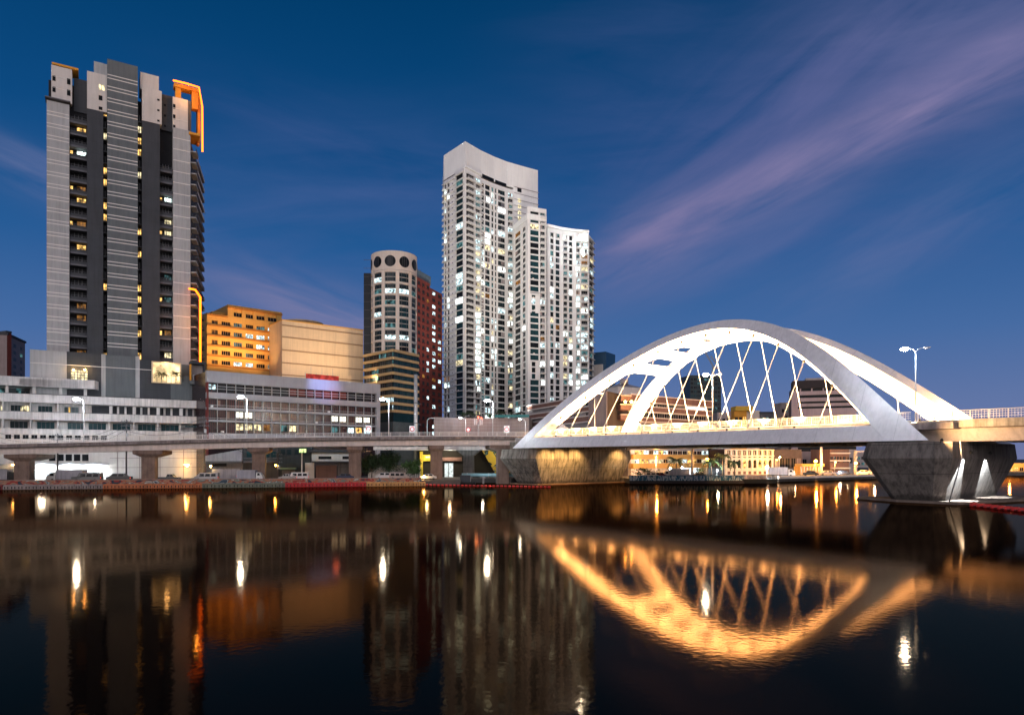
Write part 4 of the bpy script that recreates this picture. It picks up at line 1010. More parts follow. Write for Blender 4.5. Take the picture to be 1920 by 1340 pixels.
# ------------------------------------------------------------------ tall white tower
wt = thing('white_tower', W3(920, 350, LAND), 'very tall white residential tower with curved facade and blank white crown', 'apartment tower')
H1 = zat(872.3, 265, 340); RAT = lambda y, Y0=340, y0=265: Y0 * (YH - y0) / (YH - y)
front = [W3(872.3, 340, 0), W3(901.5, RAT(281.9), 0), W3(927, RAT(294), 0), W3(952, RAT(303.5), 0), W3(977.7, RAT(311), 0), W3(1008.6, RAT(319.4), 0)]
left = W3(832, 356, 0)
ZW1c = zat(872, 322, 340) + 2.2
# crown
mb = MB(); ring_ = [left, *front]; bkv = V(-4, 34, 0)
mb.prism([p[:2] for p in ring_] + [(front[-1] + bkv)[:2], (left + bkv)[:2]], ZW1c, H1); mb.build('crown', crown_white, wt)
ZW1 = zat(872, 322, 340)
FL = 3.12
def grid(parent, Fx, cols, ztop, nfl, wall, lit, seed, spand=.55, wspan=0, dz=0., ledge=None, minz=0, proud=0., winp=None, balp=None, skip=None):
    """floors x columns of recessed windows between spandrels and piers; cols: (px0, px1, kind, n mullions)"""
    r = random.Random(seed); e_ = [0.] + sum([[Fx.u(a), Fx.u(b)] for a, b, *_ in cols], []) + [Fx.L]
    mb = MB()
    for k in range(nfl + 1): z = ztop - k * FL + dz; Fx.box(mb, 0, Fx.L, z - .12, z + spand + (0 if k else 1.5), -.75, proud)
    mb.build('spandrel', wall, parent)
    mb = MB(); zb = ztop - nfl * FL
    for i in range(0, len(e_), 2):
        if e_[i + 1] - e_[i] > .05: Fx.box(mb, e_[i], e_[i + 1], zb + dz, ztop + dz + .01, -.74, proud - .02)
    mb.build('facade_pier', wall, parent)
    for k in range(nfl):
        z = ztop - (k + 1) * FL + dz
        for a, b, kind, nx in cols:
            u0, u1 = Fx.u(a), Fx.u(b); q = r.random(); m = glass if kind != 'g' else glass_t
            pl = lit * (1.6 if kind == 'b' else 1) * (.5 if kind == 'g' else 1)
            if q < pl * .36: m = win_bright
            elif q < pl * .85: m = win_white
            elif q < pl * 1.05: m = win_yellow
            elif q < pl * 1.6: m = win_dim
            elif q < pl * 1.7: m = win_dimw
            elif q > .75: m = glass_b
            WM = window(Fx, u0, u1, z + (spand if kind != 'g' else .3), z + FL - .12, -.6, m, slab_grey if kind != 'g' else glass_b, nx, 0, .06)
            if r.random() < .42 and kind != 'g':                 # curtain or blind over part of the glazing
                c0 = u0 + (u1 - u0) * r.choice((0, .5)); dz_ = r.uniform(0, 1.1) if r.random() < .5 else 0
                Fx.quad(WM, c0, c0 + (u1 - u0) * r.uniform(.3, .5), z + spand + dz_, z + FL - .14, -.585, r.choice((beige_w, slab_grey, taupe)))
            if r.random() < .22: c0 = u0 + r.uniform(.1, .5) * (u1 - u0); Fx.box(WM, c0, c0 + .8, z + spand - .02, z + spand + .5, -.5, -.08 if kind != 'b' else -.1, pale_tan)
            winp.add(WM, fsize(Fx, u0, u1, z, z + FL))
            if kind == 'b':
                M = MB(); Fx.box(M, u0 - .2, u1 + .2, z + .1, z + .32, proud + .005, proud + 1.25); Fx.box(M, u0 - .2, u1 + .2, z + .32, z + .62, proud + 1.12, proud + 1.22)
                Fx.box(M, u0 - .2, u1 + .2, z + 1.15, z + 1.22, proud + 1.12, proud + 1.2)
                n = max(2, int((u1 - u0) / 1.1))
                for j in range(n + 1): c = u0 - .2 + (u1 - u0 + .36) * j / n; Fx.box(M, c, c + .05, z + .62, z + 1.15, proud + 1.14, proud + 1.19)
                balp.add(M, fsize(Fx, u0, u1, z, z + .5))
            if kind == 'l': pass
wwin = Parts('window', glass, wt); wbal = Parts('balcony', tower_white, wt)
segs = [Face(front[i][:2], front[i + 1][:2]) for i in range(5)]
NF = int((ZW1 - 12) / FL)
grid(wt, segs[0], [(874.5, 889.5, 'b', 3), (892, 901, 'b', 2)], ZW1, NF, tower_white, .30, 1, dz=0, winp=wwin, balp=wbal)
grid(wt, segs[1], [(903, 908.3, 'w', 1), (909.8, 919.3, 'w', 2), (921.8, 926, 'w', 1)], ZW1 - 1, NF, tower_white, .26, 2, dz=.004, winp=wwin, balp=wbal)
grid(wt, segs[2], [(928.3, 931.5, 'w', 1), (934, 947.5, 'w', 3)], ZW1 - 1, NF, tower_white, .12, 3, dz=.008, winp=wwin, balp=wbal)
grid(wt, segs[3], [(952.6, 961.5, 'b', 2)], ZW1 - 1, NF, tower_white, .28, 4, dz=.012, winp=wwin, balp=wbal)
mb = MB(); Fx = segs[3]; 
# right end of the crown wall carries a column of lit stair windows
S4 = segs[4]
mb = MB(); S4.box(mb, 0, S4.L, LAND, ZW1c - .02, -.75, -.005); mb.build('end_wall', crown_white, wt)
mb = MB(); segs[3].box(mb, segs[3].u(962.5), segs[3].L, 140, ZW1c - .01, -.7, .006); mb.build('end_wall', crown_white, wt)
for i, y in enumerate((372, 383, 394, 405)):
    u0, u1 = segs[3].u(971), segs[3].u(977); z = zat(975, y, 367)
    mb = window(segs[3], u0, segs[3].L - .3, z - 2.0, z, .08, win_yellow, slab_grey, 3); mb.build('stair_window', win_yellow, wt)
mb = MB()
for i in range(6): z = zat(975, 352 + i * 11.5, 367); segs[3].box(mb, segs[3].u(964), segs[3].L, z, z + .22, .081, .3); S4.box(mb, 0, S4.L + .5, z, z + .22, .002, .3)
mb.build('ledge', beige_w, wt)
mb = MB(); segs[1].box(mb, segs[1].u(904), segs[1].u(926), ZW1 + 1.7, ZW1 + 3.4, .01, .05, glass_b); segs[2].box(mb, .5, segs[2].L - 1, ZW1 + 1.6, ZW1 + 3.2, .01, .05, glass_b); segs[3].box(mb, segs[3].u(970), segs[3].L, ZW1 + .6, ZW1 + 3, .02, .06, glass_b); mb.build('louvre', glass_b, wt)
mb = MB(); segs[0].box(mb, .1, segs[0].L - .3, ZW1 + 2.3, H1 - 12, .005, .7); mb.build('crown_step', crown_white, wt)
# glass corner bay and left flank
K = Face(left[:2], front[0][:2]); uc = K.u(853.5)
lf = [(828.5 + 3.8, 835, 'w', 1), (837.5, 841, 'b', 1)]
grid(wt, Face(left[:2], V(*K.p(uc, 0, 0))[:2]), [(833, 836.5, 'b', 1), (838.5, 842.5, 'w', 1)], ZW1 - .5, NF, tower_white, .16, 5, dz=.016, winp=wwin, balp=wbal)
grid(wt, Face(V(*K.p(uc, .3, 0))[:2], V(*K.p(K.L - 1.3, .3, 0))[:2]), [(854.2, 867.6, 'g', 2)], ZW1 + .5, NF, tower_white, .34, 6, spand=.25, dz=.02, winp=wwin, balp=wbal)
M = MB()
for k in range(NF): z = ZW1 - k * FL - .4; K.box(M, -.8, uc + .0, z, z + .22, .02, .8); K.box(M, uc, K.L - .4, z + .6, z + .8, .32, 1.1); M.mats
M.build('sun_ledge', tower_white, wt)
M = MB()
for k in range(0, NF): z = ZW1 - k * FL - 2.2; c = V(*K.p(K.u(848.5), .03, z)); M.ball(c, .28, rubber, 6)
M.build('vent', rubber, wt)
mb = MB(); inset = [left + V(1, 1.2, 0), front[0] + V(.2, 1.1, 0)] + [p + V(-.2, .9, 0) for p in front[1:6]]
mb.prism([p[:2] for p in inset] + [(front[5] + V(-5, 30, 0))[:2], (left + V(4, 30, 0))[:2]], LAND, ZW1 + 1.2); mb.build('inner_wall', dark_recess, wt)
wwin.flush(); wbal.flush()
# second, lower wing
w2 = thing('white_wing_tower', W3(1050, 350, LAND), 'shorter white curved residential tower in front of the tall one, right half of the pair', 'apartment tower')
cor = W3(989, 340, 0); lf2 = W3(962.5, 358, 0); rt2 = W3(1024.6, 344.5, 0); RB = lambda y: 347 * (YH - 420) / (YH - y)
fr2 = [W3(1026, RB(420), 0), W3(1054, RB(426.5), 0), W3(1079, RB(430), 0), W3(1104, RB(432), 0)]; gl2 = W3(1113, RB(436) + 6, 0)
Ht = zat(989, 400, 340); Hb = zat(1026, 420, 347)
win2 = Parts('window', glass, w2); bal2 = Parts('balcony', tower_white, w2)
N2 = int((Hb - 12) / FL)
A2 = Face(lf2[:2], cor[:2]); grid(w2, A2, [(964.5, 975.5, 'w', 2), (978.5, 985, 'w', 1)], Ht - 5, N2 + 1, tower_white, .10, 21, dz=.024, winp=win2, balp=bal2)
B2 = Face(cor[:2], rt2[:2])
grid(w2, B2, [(994.5, 1010.5, 'g', 2), (1013, 1022, 'b', 2)], Hb + 4.5, N2 + 1, tower_white, .10, 22, spand=.5, dz=.028, winp=win2, balp=bal2)
for i, s_ in enumerate(([(1032, 1038.5, 'w', 1), (1042, 1050, 'w', 1)], [(1056.5, 1064, 'b', 1), (1067, 1073.5, 'w', 1)], [(1080.5, 1087, 'b', 2), (1090, 1102.5, 'b', 3)])):
    grid(w2, Face(fr2[i][:2], fr2[i + 1][:2]), s_, Hb - 3.6, N2, tower_white, (.10, .15, .30)[i], 30 + i, dz=.032 + i * .004, winp=win2, balp=bal2)
Gc = Face(fr2[3][:2], gl2[:2]); grid(w2, Gc, [(1105, 1112.5, 'g', 1)], Hb - 4, N2, tower_white, .3, 40, spand=.2, dz=.05, winp=win2, balp=bal2)
M = MB()
for k in range(N2): z = Hb - 4 - k * FL; Gc.box(M, 0, Gc.L + .8, z, z + .2, .02, .8)
M.build('sun_ledge', tower_white, w2)
for Fx, zt in ((A2, Ht), (B2, Ht + .01)): mb = MB(); Fx.box(mb, 0, Fx.L, zt - 5 + 2.26, zt, -1.5, .2); mb.build('roof_parapet', crown_white, w2)
for i in range(3): Fx = Face(fr2[i][:2], fr2[i + 1][:2]); mb = MB(); Fx.box(mb, 0, Fx.L, Hb - 3.6 + 2.3, Hb + .004 * i, -1.4, .4); mb.build('roof_parapet', crown_white, w2)
# white infill storeys on the glass strip
M = MB()
for ya, yb in ((551, 587), (676, 712)):
    B2.box(M, B2.u(993), B2.u(996.5), zat(1000, yb, 342), zat(1000, ya, 342), .01, .35); B2.box(M, B2.u(1003.5), B2.u(1011.5), zat(1000, yb, 342), zat(1000, ya, 342), .01, .35)
    B2.box(M, B2.u(993), B2.u(1011.5), zat(1000, ya + 3, 342), zat(1000, ya, 342), .36, 1.0)
B2.box(M, 0, B2.u(993), LAND, Ht - 6, .011, .5); M.build('infill_panel', tower_white, w2)
mb = MB(); mb.prism([(lf2 + V(1.2, 1, 0))[:2], (cor + V(0, 1.2, 0))[:2], (rt2 + V(0, 1, 0))[:2]] + [(p + V(0, 1.1, 0))[:2] for p in fr2] + [(gl2 + V(-.8, .4, 0))[:2], (gl2 + V(-3, 30, 0))[:2], (lf2 + V(3, 22, 0))[:2]], LAND, Hb - 2.5); mb.build('inner_wall', dark_recess, w2)
mb = MB(); mb.prism([(lf2 + V(1.2, 1, 0))[:2], (cor + V(0, 1.2, 0))[:2], (rt2 + V(-.2, 1, 0))[:2], (rt2 + V(0, 14, 0))[:2], (lf2 + V(3, 14, 0))[:2]], Hb - 2.49, Ht - 1); mb.build('inner_wall', crown_white, w2)
win2.flush(); bal2.flush()
for px, py in ((1089, 443), (1094, 478)): c = P(px, py, 344); mb = MB(); mb.ball(c, .8); mb.build('lamp', lamp_white if py < 450 else win_bright, w2)
for px, pw in ((840, 300000), (900, 330000), (940, 260000), (966, 200000)):  # added lamp boxes and spots standing in for sky glow on the towers
    c = P(px, 778, 250); mb = MB(); mb.box((c[0], c[1], c[2] - .4), .9, .6, .6); mb.build('flood_lamp', rubber, wt); light('added_facade_wash', 'SPOT', c, pw * .5, (1, .93, .84), wt, P({840: 870, 900: 930, 940: 930, 966: 1060}[px], {840: 420, 900: 430, 940: 300, 966: 520}[px], 350), 1.5, {840: 70, 900: 70, 940: 40, 966: 60}[px], 1)

# podium in front of the towers
pd = thing('podium_building', W3(900, 265, LAND), 'pale panelled podium wall below the white towers, with planting on top', 'podium')
pts = [W3(813.5, 236, 0), W3(850, 240, 0), W3(900, 243, 0), W3(945, 241, 0), W3(992, 236, 0)]; zp1 = zat(850, 783, 240)
mb = MB(); mb.prism([p[:2] for p in pts] + [W3(1010, 300, 0)[:2], W3(830, 300, 0)[:2]], LAND, zp1); mb.build('wall', beige_w, pd)
mb = MB()
for i in range(4):
    Fx = Face(pts[i][:2], pts[i + 1][:2])
    for z in (788, 794, 800, 806): zz_ = zat(850, z, 240); Fx.box(mb, .02 * i, Fx.L, zz_ - .06, zz_ + .06 + i * .002, .005, .05)
    n = int(Fx.L / 2.6)
    for j in range(1, n): Fx.box(mb, Fx.L * j / n - .04, Fx.L * j / n + .04, zat(850, 812, 240), zp1 - .3, .004, .045)
mb.build('panel_joint', taupe, pd)
mb = MB(); Fx = Face(pts[1][:2], pts[4][:2])
Fx.box(mb, Fx.L * .55, Fx.L, zp1, zp1 + .9, -.3, -.2, emat('glowing_teal_rail', (.2, .6, .6), .25)); mb.build('glass_rail', glass_t, pd)  # rail given a glow of its own though it is no lamp
def shrub(loc, r, h, label, m=leaf, group=None, n=420, name='shrub', cat='shrub', trunk=True, seed=0):
    loc = V(*loc); t = thing(name, loc, label, cat, group); rg = random.Random(seed or int(abs(loc[0] * 10)))
    if trunk:
        mb = MB(); mb.tube([loc, loc + V(.1, 0, h * .5)], [.16, .08], 6)
        for i in range(5): a = rg.uniform(0, 6.28); mb.tube([loc + V(.05, 0, h * rg.uniform(.2, .5)), loc + V(math.cos(a) * r * .6, math.sin(a) * r * .6, h * rg.uniform(.6, .85))], [.07, .02], 5)
        mb.build('trunk', bark, t, True)
    mb = MB(); cl = [V(rg.gauss(0, r * .42), rg.gauss(0, r * .42), h * rg.uniform(.35, .95)) for _ in range(12)]
    for i in range(n):
        c = rg.choice(cl); p = loc + c + V(rg.gauss(0, r * .2), rg.gauss(0, r * .2), rg.gauss(0, h * .085))
        a, b = V(*[rg.gauss(0, 1) for _ in range(3)]), V(*[rg.gauss(0, 1) for _ in range(3)]); a = a / np.linalg.norm(a) * rg.uniform(.16, .38); b = b / np.linalg.norm(b) * rg.uniform(.12, .26)
        if p[2] < loc[2] + .1: continue
        mb.poly([p - a, p + b * .6, p + a, p - b * .6])
    mb.build('crown', m, t); return t
for i, (px, hh, wd, m, lb) in enumerate(((868, 2.2, 2.2, leaf, 'leftmost dark green shrub on the podium'), (882, 2.6, 2.4, leaf, 'dark green shrub on the podium left of the yellow green one'), (917, 2.1, 1.6, leaf_l, 'rounded yellow green shrub on the podium'), (934, 3.0, 2.0, leaf, 'taller green shrub on the podium, right of the yellow green one'))):
    shrub(W3(px, 246, zp1), wd, hh, lb, m, 'shrubs on the podium', 260, seed=50 + i)
for i, (px, lb) in enumerate(((944, 'small palm on the podium, leftmost of the three'), (960, 'small palm on the podium in front of the corner of the white wing'), (976, 'small palm on the podium closest to the stepped brown building'))): palm(W3(px, 246, zp1), 2.2, 2.2, lb, 'palms on the podium', .12, n=12)
light('podium_light', 'POINT', P(893, 776, 236), 700, (1, .35, .15), pd, size=.5); light('podium_light', 'POINT', P(858, 778, 236), 350, (.6, .8, 1), pd, size=.5)

# ------------------------------------------------------------------ stepped brown building behind the arch
stp = thing('stepped_building', W3(1150, 215, LAND), 'long brown building of banded terraces seen through the left part of the arch', 'building')
YS = lambda px: 215 * (1107 - 415) / (px - 415)
G = Face.px(984, YS(984), 1107, YS(1107)); gz = lambda x, y: G.z(x, y)
Zs = gz(1055, 750)
mb = MB(); G.box(mb, 0, G.L + 1, LAND, Zs, -14, -1.6); mb.build('wall', grey_metal, stp)
for y0, y1, px in ((761, 769, 989), (778, 786, 987), (793, 802, 985), (812, 822, 985)):
    mb = MB(); G.pbox(mb, px, 1107, gz(px, y1), gz(px, y0), -1.7, 0)
    for y in (y0, y1): G.pbox(mb, px - .2, 1107.2, gz(px, y) - .18, gz(px, y) + .18, -1.6, .1, plaster2)
    mb.build('terrace_band', brown_r, stp)
wp = Parts('window', glass, stp)
for y0, y1 in ((769.8, 777.6), (787, 792.5)):
    for a, b in ((1060, 1064), (1069, 1074), (1091, 1104)):
        u0, u1 = G.u(a), G.u(b); wp.add(window(G, u0, u1, gz(987, y1), gz(987, y0), -1.5, glass_b, steel, 3), 1)
K1 = Face.px(1104, YS(1107) - 2, 1137.5, YS(1137.5) - 3); K2 = Face.px(1137.6, YS(1137.5) - 3, 1190, 222)
zk = K1.z(1137, 733); k1a, k1b, k2b = V(*K1.p(0, 0, 0)), V(*K1.p(K1.L, 0, 0)), V(*K2.p(K2.L, 0, 0))
mb = MB(); mb.prism([p[:2] for p in (k1a + V(.3, .1, 0), k1b + V(.05, .3, 0), k2b, k2b + V(-3, 16, 0), k1a + V(2, 18, 0))], LAND, zk); mb.build('block_wall', mat('dark_brown_wall', (.060, .046, .040), .9, .2, .3, .3), stp)
mb = MB(); K1.box(mb, 0, K1.L, LAND, zk + .05, -.2, .1); mb.build('block_wall', taupe, stp)
YT = lambda px: 217 * (2550 - 1187) / (2550 - px)
G = Face.px(1183, YT(1183), 1335, YT(1335)); 
mb = MB(); G.box(mb, 0, G.L, LAND, G.z(1187, 739.5), -16, -1.8); mb.build('wall', beige_w, stp)
for y0, y1 in ((739, 752), (760, 770), (781, 789), (797, 805)):
    mb = MB(); G.box(mb, 0, G.L, G.z(1187, y1), G.z(1187, y0), -1.9, 0)
    for y in (y0, y1): G.box(mb, -.1, G.L + .1, G.z(1187, y) - .15, G.z(1187, y) + .15, -1.8, .1, pale_tan)
    mb.build('terrace_band', brown_r, stp)
for (a, b) in ((1215, 1237), (1241, 1256), (1258, 1270), (1296, 1312), (1313, 1329)):
    m = glow_white if a in (1296, 1313) else glass_t; wp.add(window(G, G.u(a), G.u(b), G.z(1187, 759.5), G.z(1187, 752.5), -1.7, m, steel, 5), 1)
for a in range(1215, 1330, 13): wp.add(window(G, G.u(a), G.u(a + 11.5), G.z(1187, 780), G.z(1187, 771), -1.7, glass_b, steel, 3), 1)
rr = random.Random(2)
for i, x in enumerate(range(1190, 1332, 9)):
    wp.add(window(G, G.u(x), G.u(x + 7.5), G.z(1187, 851), G.z(1187, 844), .03, rr.choice([win_warm, win_white, glass_b, maroon_d]), cream_d, 2), 1)
    wp.add(window(G, G.u(x), G.u(x + 7.5), G.z(1187, 868), G.z(1187, 861), .03, rr.choice([win_white, win_white, win_warm, glass_b, win_yellow]), cream_d, 2), 1)
wp.flush()
for y0, y1 in ((851.5, 860.5), (868.5, 878)):
    mb = MB(); G.box(mb, 0, G.L, G.z(1187, y1), G.z(1187, y0), -1.0, 1.0); mb.build('terrace_band', yellow_r, stp)  # orange lamplight put into the colour of these lower bands
mb = MB(); G.box(mb, 0, G.L, LAND, G.z(1187, 843), -1.79, 0); mb.build('lower_wall', pale_tan, stp)
mb = MB(); G.pbox(mb, 1276, 1310, G.z(1290, 891), G.z(1290, 875), .01, .2); mb.build('shop_front', glow_white, stp)
K3 = Face.px(1164, 208, 1183.5, 209)
for y0, y1 in ((741, 752), (758, 768), (777, 787)):
    mb = MB(); K3.box(mb, 0, K3.L, K3.z(1170, y1), K3.z(1170, y0), -9, 0); K3.box(mb, -.1, K3.L + .1, K3.z(1170, y0) - .1, K3.z(1170, y0) + .15, -.5, .1, pale_tan); mb.build('balcony_box', brown_r, stp)
for px in (1172.5, 1184): c = P(px, 753, 206); mb = MB(); mb.tube([c - V(0, 0, 1.2), c - V(0, 0, .2)], .06, 5, steel); mb.ball(c, .35, lamp_warm); mb.build('lamp', lamp_warm, stp)

def simple_block(name, label, cat, faces, depth, wall, rows=(), cols=0, wm=(glass,), roof=None, seed=1, top=None, part='wall', wh=1.6, pitch=3.4, z_from=None, inset=.05, fr=slab_grey):
    """faces: list of (px0, Y0, px1, Y1, ytop_px at px0); windows in a grid"""
    t = thing(name, W3(faces[0][0], faces[0][1], LAND), label, cat); r = random.Random(seed); wp = Parts('window', wm[0], t)
    for i, (a, Ya, b, Yb, yt) in enumerate(faces):
        Fx = Face.px(a, Ya, b, Yb); zt = Fx.z(a, yt) if top is None else top
        mb = MB(); Fx.box(mb, 0, Fx.L, LAND, zt + i * .004, -depth, 0); mb.build(part, wall, t)
        if roof: mb = MB(); Fx.box(mb, -.2, Fx.L + .2, zt + .01, zt + .6 + i * .004, -depth, .25); mb.build('roof_edge', roof, t)
        if cols:
            z = zt - pitch * .75
            while z > (z_from or 12):
                for j in range(cols): u0, u1 = Fx.L * (j + .16) / cols, Fx.L * (j + .84) / cols; wp.add(window(Fx, u0, u1, z - wh, z, inset, r.choice(wm), fr, 2), (zt - z) * -.01 + 1)
                z -= pitch
    wp.flush(); return t
bw = simple_block('office_tower', 'distant dark blue and white office building right of the white towers', 'office building', [(1113, 400, 1136, 396, 661), (1136.1, 396, 1152.5, 420, 661)], 14, mat('blue_panel', (.022, .085, .17), .5), cols=3, wm=(glass, win_dim, glass_t, win_white), pitch=6.5, wh=3)
mb = MB(); Fx = Face.px(1113.5, 399, 1131, 396.5); Fx.box(mb, 0, Fx.L, Fx.z(1113, 708), Fx.z(1113, 684), .1, .6); mb.build('white_panel', plaster2, bw)
rh = thing('rooftop_house', W3(1180, 300, LAND), 'white pitched rooftop with water tank behind the brown banded building', 'house')
mb = MB(); Fx = Face.px(1158, 300, 1201, 306); Fx.box(mb, 0, Fx.L, LAND, Fx.z(1158, 724), -8, 0); mb.build('wall', plaster2, rh)
mb = MB(); a, b = Fx.p(-.3, .3, Fx.z(1158, 724) + .01), Fx.p(Fx.L + .3, .3, Fx.z(1158, 724) + .01); a2, b2 = Fx.p(-.3, -8, a[2]), Fx.p(Fx.L + .3, -8, a[2]); r1, r2 = Fx.p(Fx.L * .35, -4, a[2] + 2), Fx.p(Fx.L * .6, -4, a[2] + 2)
mb.poly([a, b, r2, r1]); mb.poly([b, b2, r2]); mb.poly([b2, a2, r1, r2]); mb.poly([a2, a, r1]); mb.build('roof', corr, rh)
mb = MB(); c = P(1170, 720, 303); mb.tube([c, c + V(0, 0, 1.8)], 1.9, 12); mb.tube([c + V(0, 0, 1.8), c + V(0, 0, 2.5)], [1.9, .3], 12); mb.build('water_tank', beige_w, rh, True)
dt = simple_block('glass_tower', 'distant dark glass tower under construction seen through the arch hangers', 'tower', [(1294, 600, 1352, 605, 703)], 20, mat('green_glass_wall', (.018, .035, .040), .35, .2), cols=9, wm=(glass, glass_t, glass_b, glass_b, glass_b, win_dim), pitch=3.6, wh=1.9, seed=5)
cr = thing('tower_crane', P(1337, 703, 612), 'tower crane with raised jib on top of the distant dark glass tower', 'crane')
def lattice(M, a, b, w, n):
    a, b = V(*a), V(*b); d = (b - a) / np.linalg.norm(b - a); s = V(0, 0, 1) if abs(d[2]) < .7 else V(1, 0, 0); q = np.cross(d, np.cross(s, d)); 
    M.tube([a, b], .28, 4); M.tube([a + q * w, b + q * w], .28, 4)
    for i in range(n): M.tube([a + (b - a) * i / n + (q * w if i % 2 else 0), a + (b - a) * (i + 1) / n + (0 if i % 2 else q * w)], .18, 4)
for nm_, a, b, w, n in (('mast', P(1335, 703, 612), P(1335, 689, 612), 1.6, 4), ('jib', P(1338, 690, 612), P(1318, 655, 612), 1.2, 10), ('counter_jib', P(1335, 690, 612), P(1346, 692, 612), 1.2, 3), ('jib', P(1341, 680, 612), P(1332, 668, 612), 1, 4)):
    mb = MB(); lattice(mb, a, b, w, n); mb.build(nm_, steel, cr)
yb_ = simple_block('low_building', 'small building with a yellow roof seen through the hangers, right of the glass tower', 'building', [(1377, 330, 1400, 330, 770)], 10, orange, cols=3, wm=(glass_b, win_warm), pitch=4)
mb = MB(); Fx = Face.px(1380, 329, 1412, 329); Fx.box(mb, 0, Fx.L, Fx.z(1380, 769.8), Fx.z(1380, 761), -8, 0, mat('yellow_paint', (.75, .45, .06))); mb.build('roof', orange, yb_)
simple_block('low_building', 'plain beige low building just right of the yellow roofed one', 'building', [(1400.2, 332, 1425, 332, 769.5)], 10, pale_tan, cols=0)
simple_block('low_building', 'flat roofed pavilion with a row of glazing, left of the beige office block', 'building', [(1425.5, 331, 1457, 331, 774)], 8, slab_grey, cols=6, wm=(win_dim, glass, beige_w), pitch=2.6, wh=1.6, roof=dark_grey)
simple_block('low_building', 'low beige building between the glass tower and the yellow roofed one', 'building', [(1345, 335, 1377, 335, 773)], 10, beige_w, cols=4, wm=(glass_b, glass), pitch=4)
simple_block('low_building', 'narrow beige building squeezed against the left side of the beige office block', 'building', [(1465, 322, 1484, 322, 757)], 10, beige_w, cols=3, wm=(glass_b, glass, win_dim), pitch=3.2, roof=beige_w)
bo = thing('beige_office_block', W3(1540, 300, LAND), 'pinkish beige office block with dark window bands seen under the right arch leg', 'office block')
Fx = Face.px(1484, 300, 1606, 292)
mb = MB(); Fx.box(mb, 0, Fx.L, LAND, Fx.z(1484, 729), -14, -.8); mb.build('wall', glass_b, bo)
pk = mat('pink_beige_wall', (.50, .38, .38), .85, .1, .2, .12)
for y0, y1 in ((734, 741), (746.5, 753), (757, 762.5), (766.5, 830)): mb = MB(); Fx.box(mb, 0, Fx.L, Fx.z(1484, y1), Fx.z(1484, y0), -.9, 0); mb.build('spandrel', pk, bo)
mb = MB(); Fx.box(mb, 0, 2.6, LAND, Fx.z(1484, 733), -12, .04); mb.build('end_wall', pk, bo)
mb = MB(); Fx.box(mb, .5, Fx.L * .62, Fx.z(1484, 728.9), Fx.z(1484, 714), -10, .3); mb.build('top_storey', mat('dark_top', (.035, .028, .03), .8), bo)
mb = MB(); Fx.box(mb, 6, Fx.L * .5, Fx.z(1484, 713.9), Fx.z(1484, 709), -8, -2); mb.build('rooftop_plant', beige_w, bo)
mb = MB()
for i in range(4): Fx.box(mb, 3.4 + i * 4.6, 3.9 + i * 4.6, Fx.z(1484, 733.9), Fx.z(1484, 729.01), -.7, .02)
mb.build('facade_pier', pk, bo)

# ------------------------------------------------------------------ the far quay under the bridge
ab = thing('arcaded_building', W3(1405, 226, LAND), 'ornate old building with arched windows glowing behind the palms under the bridge', 'building')
Fx = Face.px(1362, 224, 1449, 230); z_ = lambda y: Fx.z(1405, y)
mb = MB(); Fx.box(mb, 0, Fx.L, LAND, z_(842), -10, -.5); mb.build('wall', maroon_d, ab)
n = 9; bwid = Fx.L / n; mb = MB()
for i in range(n + 1): c = bwid * i; Fx.box(mb, c - .35, c + .35, LAND, z_(842), -.6, 0)
mb.build('column', pale_tan, ab)
for y0, y1, w in ((853, 856, .25), (858, 859.5, .1), (877, 880, .2), (842, 844, .3)): mb = MB(); Fx.box(mb, -.4, Fx.L + .4, z_(y1), z_(y0), -.55, w); mb.build('cornice', pale_tan, ab)
for i in range(n):
    mb = MB(); c = bwid * (i + .5); r_ = bwid / 2 - .36; zs = z_(866)
    pts_ = [(c - r_, zs)] + [(c - r_ * math.cos(t), zs + r_ * 1.15 * math.sin(t)) for t in np.linspace(.01, math.pi - .01, 9)] + [(c + r_, zs)]
    for a, b in zip(pts_[:-1], pts_[1:]):
        mb.poly([Fx.p(a[0], -.05, a[1]), Fx.p(b[0], -.05, b[1]), Fx.p(b[0], -.05, z_(859.6)), Fx.p(a[0], -.05, z_(859.6))])
    mb.build('arch', pale_tan, ab)
    mb = MB(); Fx.quad(mb, c - r_, c + r_, z_(876.9), z_(860), -.4, rr.choice([win_dimw, glass_b, win_warm, win_dimw])); mb.build('window', glass, ab)
    mb = MB(); Fx.quad(mb, c - r_, c + r_, z_(852.5), z_(845), -.4, rr.choice([win_dimw, glass_b, maroon_d])); Fx.box(mb, c - .08, c + .08, z_(852.5), z_(845), -.38, -.2, pale_tan); mb.build('window', glass, ab)
mb = MB(); Fx.box(mb, 0, Fx.L, LAND, z_(880.1), -.45, -.1); mb.build('ground_wall', pale_tan, ab)
mb = MB()
for i in range(n): Fx.box(mb, bwid * (i + .25), bwid * (i + .75), LAND + .2, z_(883), -.09, -.02)
mb.build('door', brown_r, ab)
simple_block('dockside_building', 'dark brown dockside building right of the arcaded one under the bridge', 'building', [(1450, 238, 1503, 242, 842)], 10, mat('dim_brown_wall', (.13, .10, .09), .9, .2), cols=5, wm=(glass_b, taupe, glass_b, taupe), pitch=4.2, wh=3.2, z_from=4)
dk = simple_block('dockside_building', 'storeyed dockside building with pale balconies between the two orange lamps', 'building', [(1556, 240, 1592, 242, 842)], 10, brown_r, cols=6, wm=(glass_b, win_dimw, win_dim), pitch=3.4, wh=2, z_from=5)
Fx = Face.px(1556, 239.5, 1592, 241.5); mb = MB()
for y in (848, 862, 876): Fx.box(mb, 0, Fx.L, Fx.z(1570, y + 2.5), Fx.z(1570, y), .02, .8)
mb.build('balcony', pale_tan, dk)
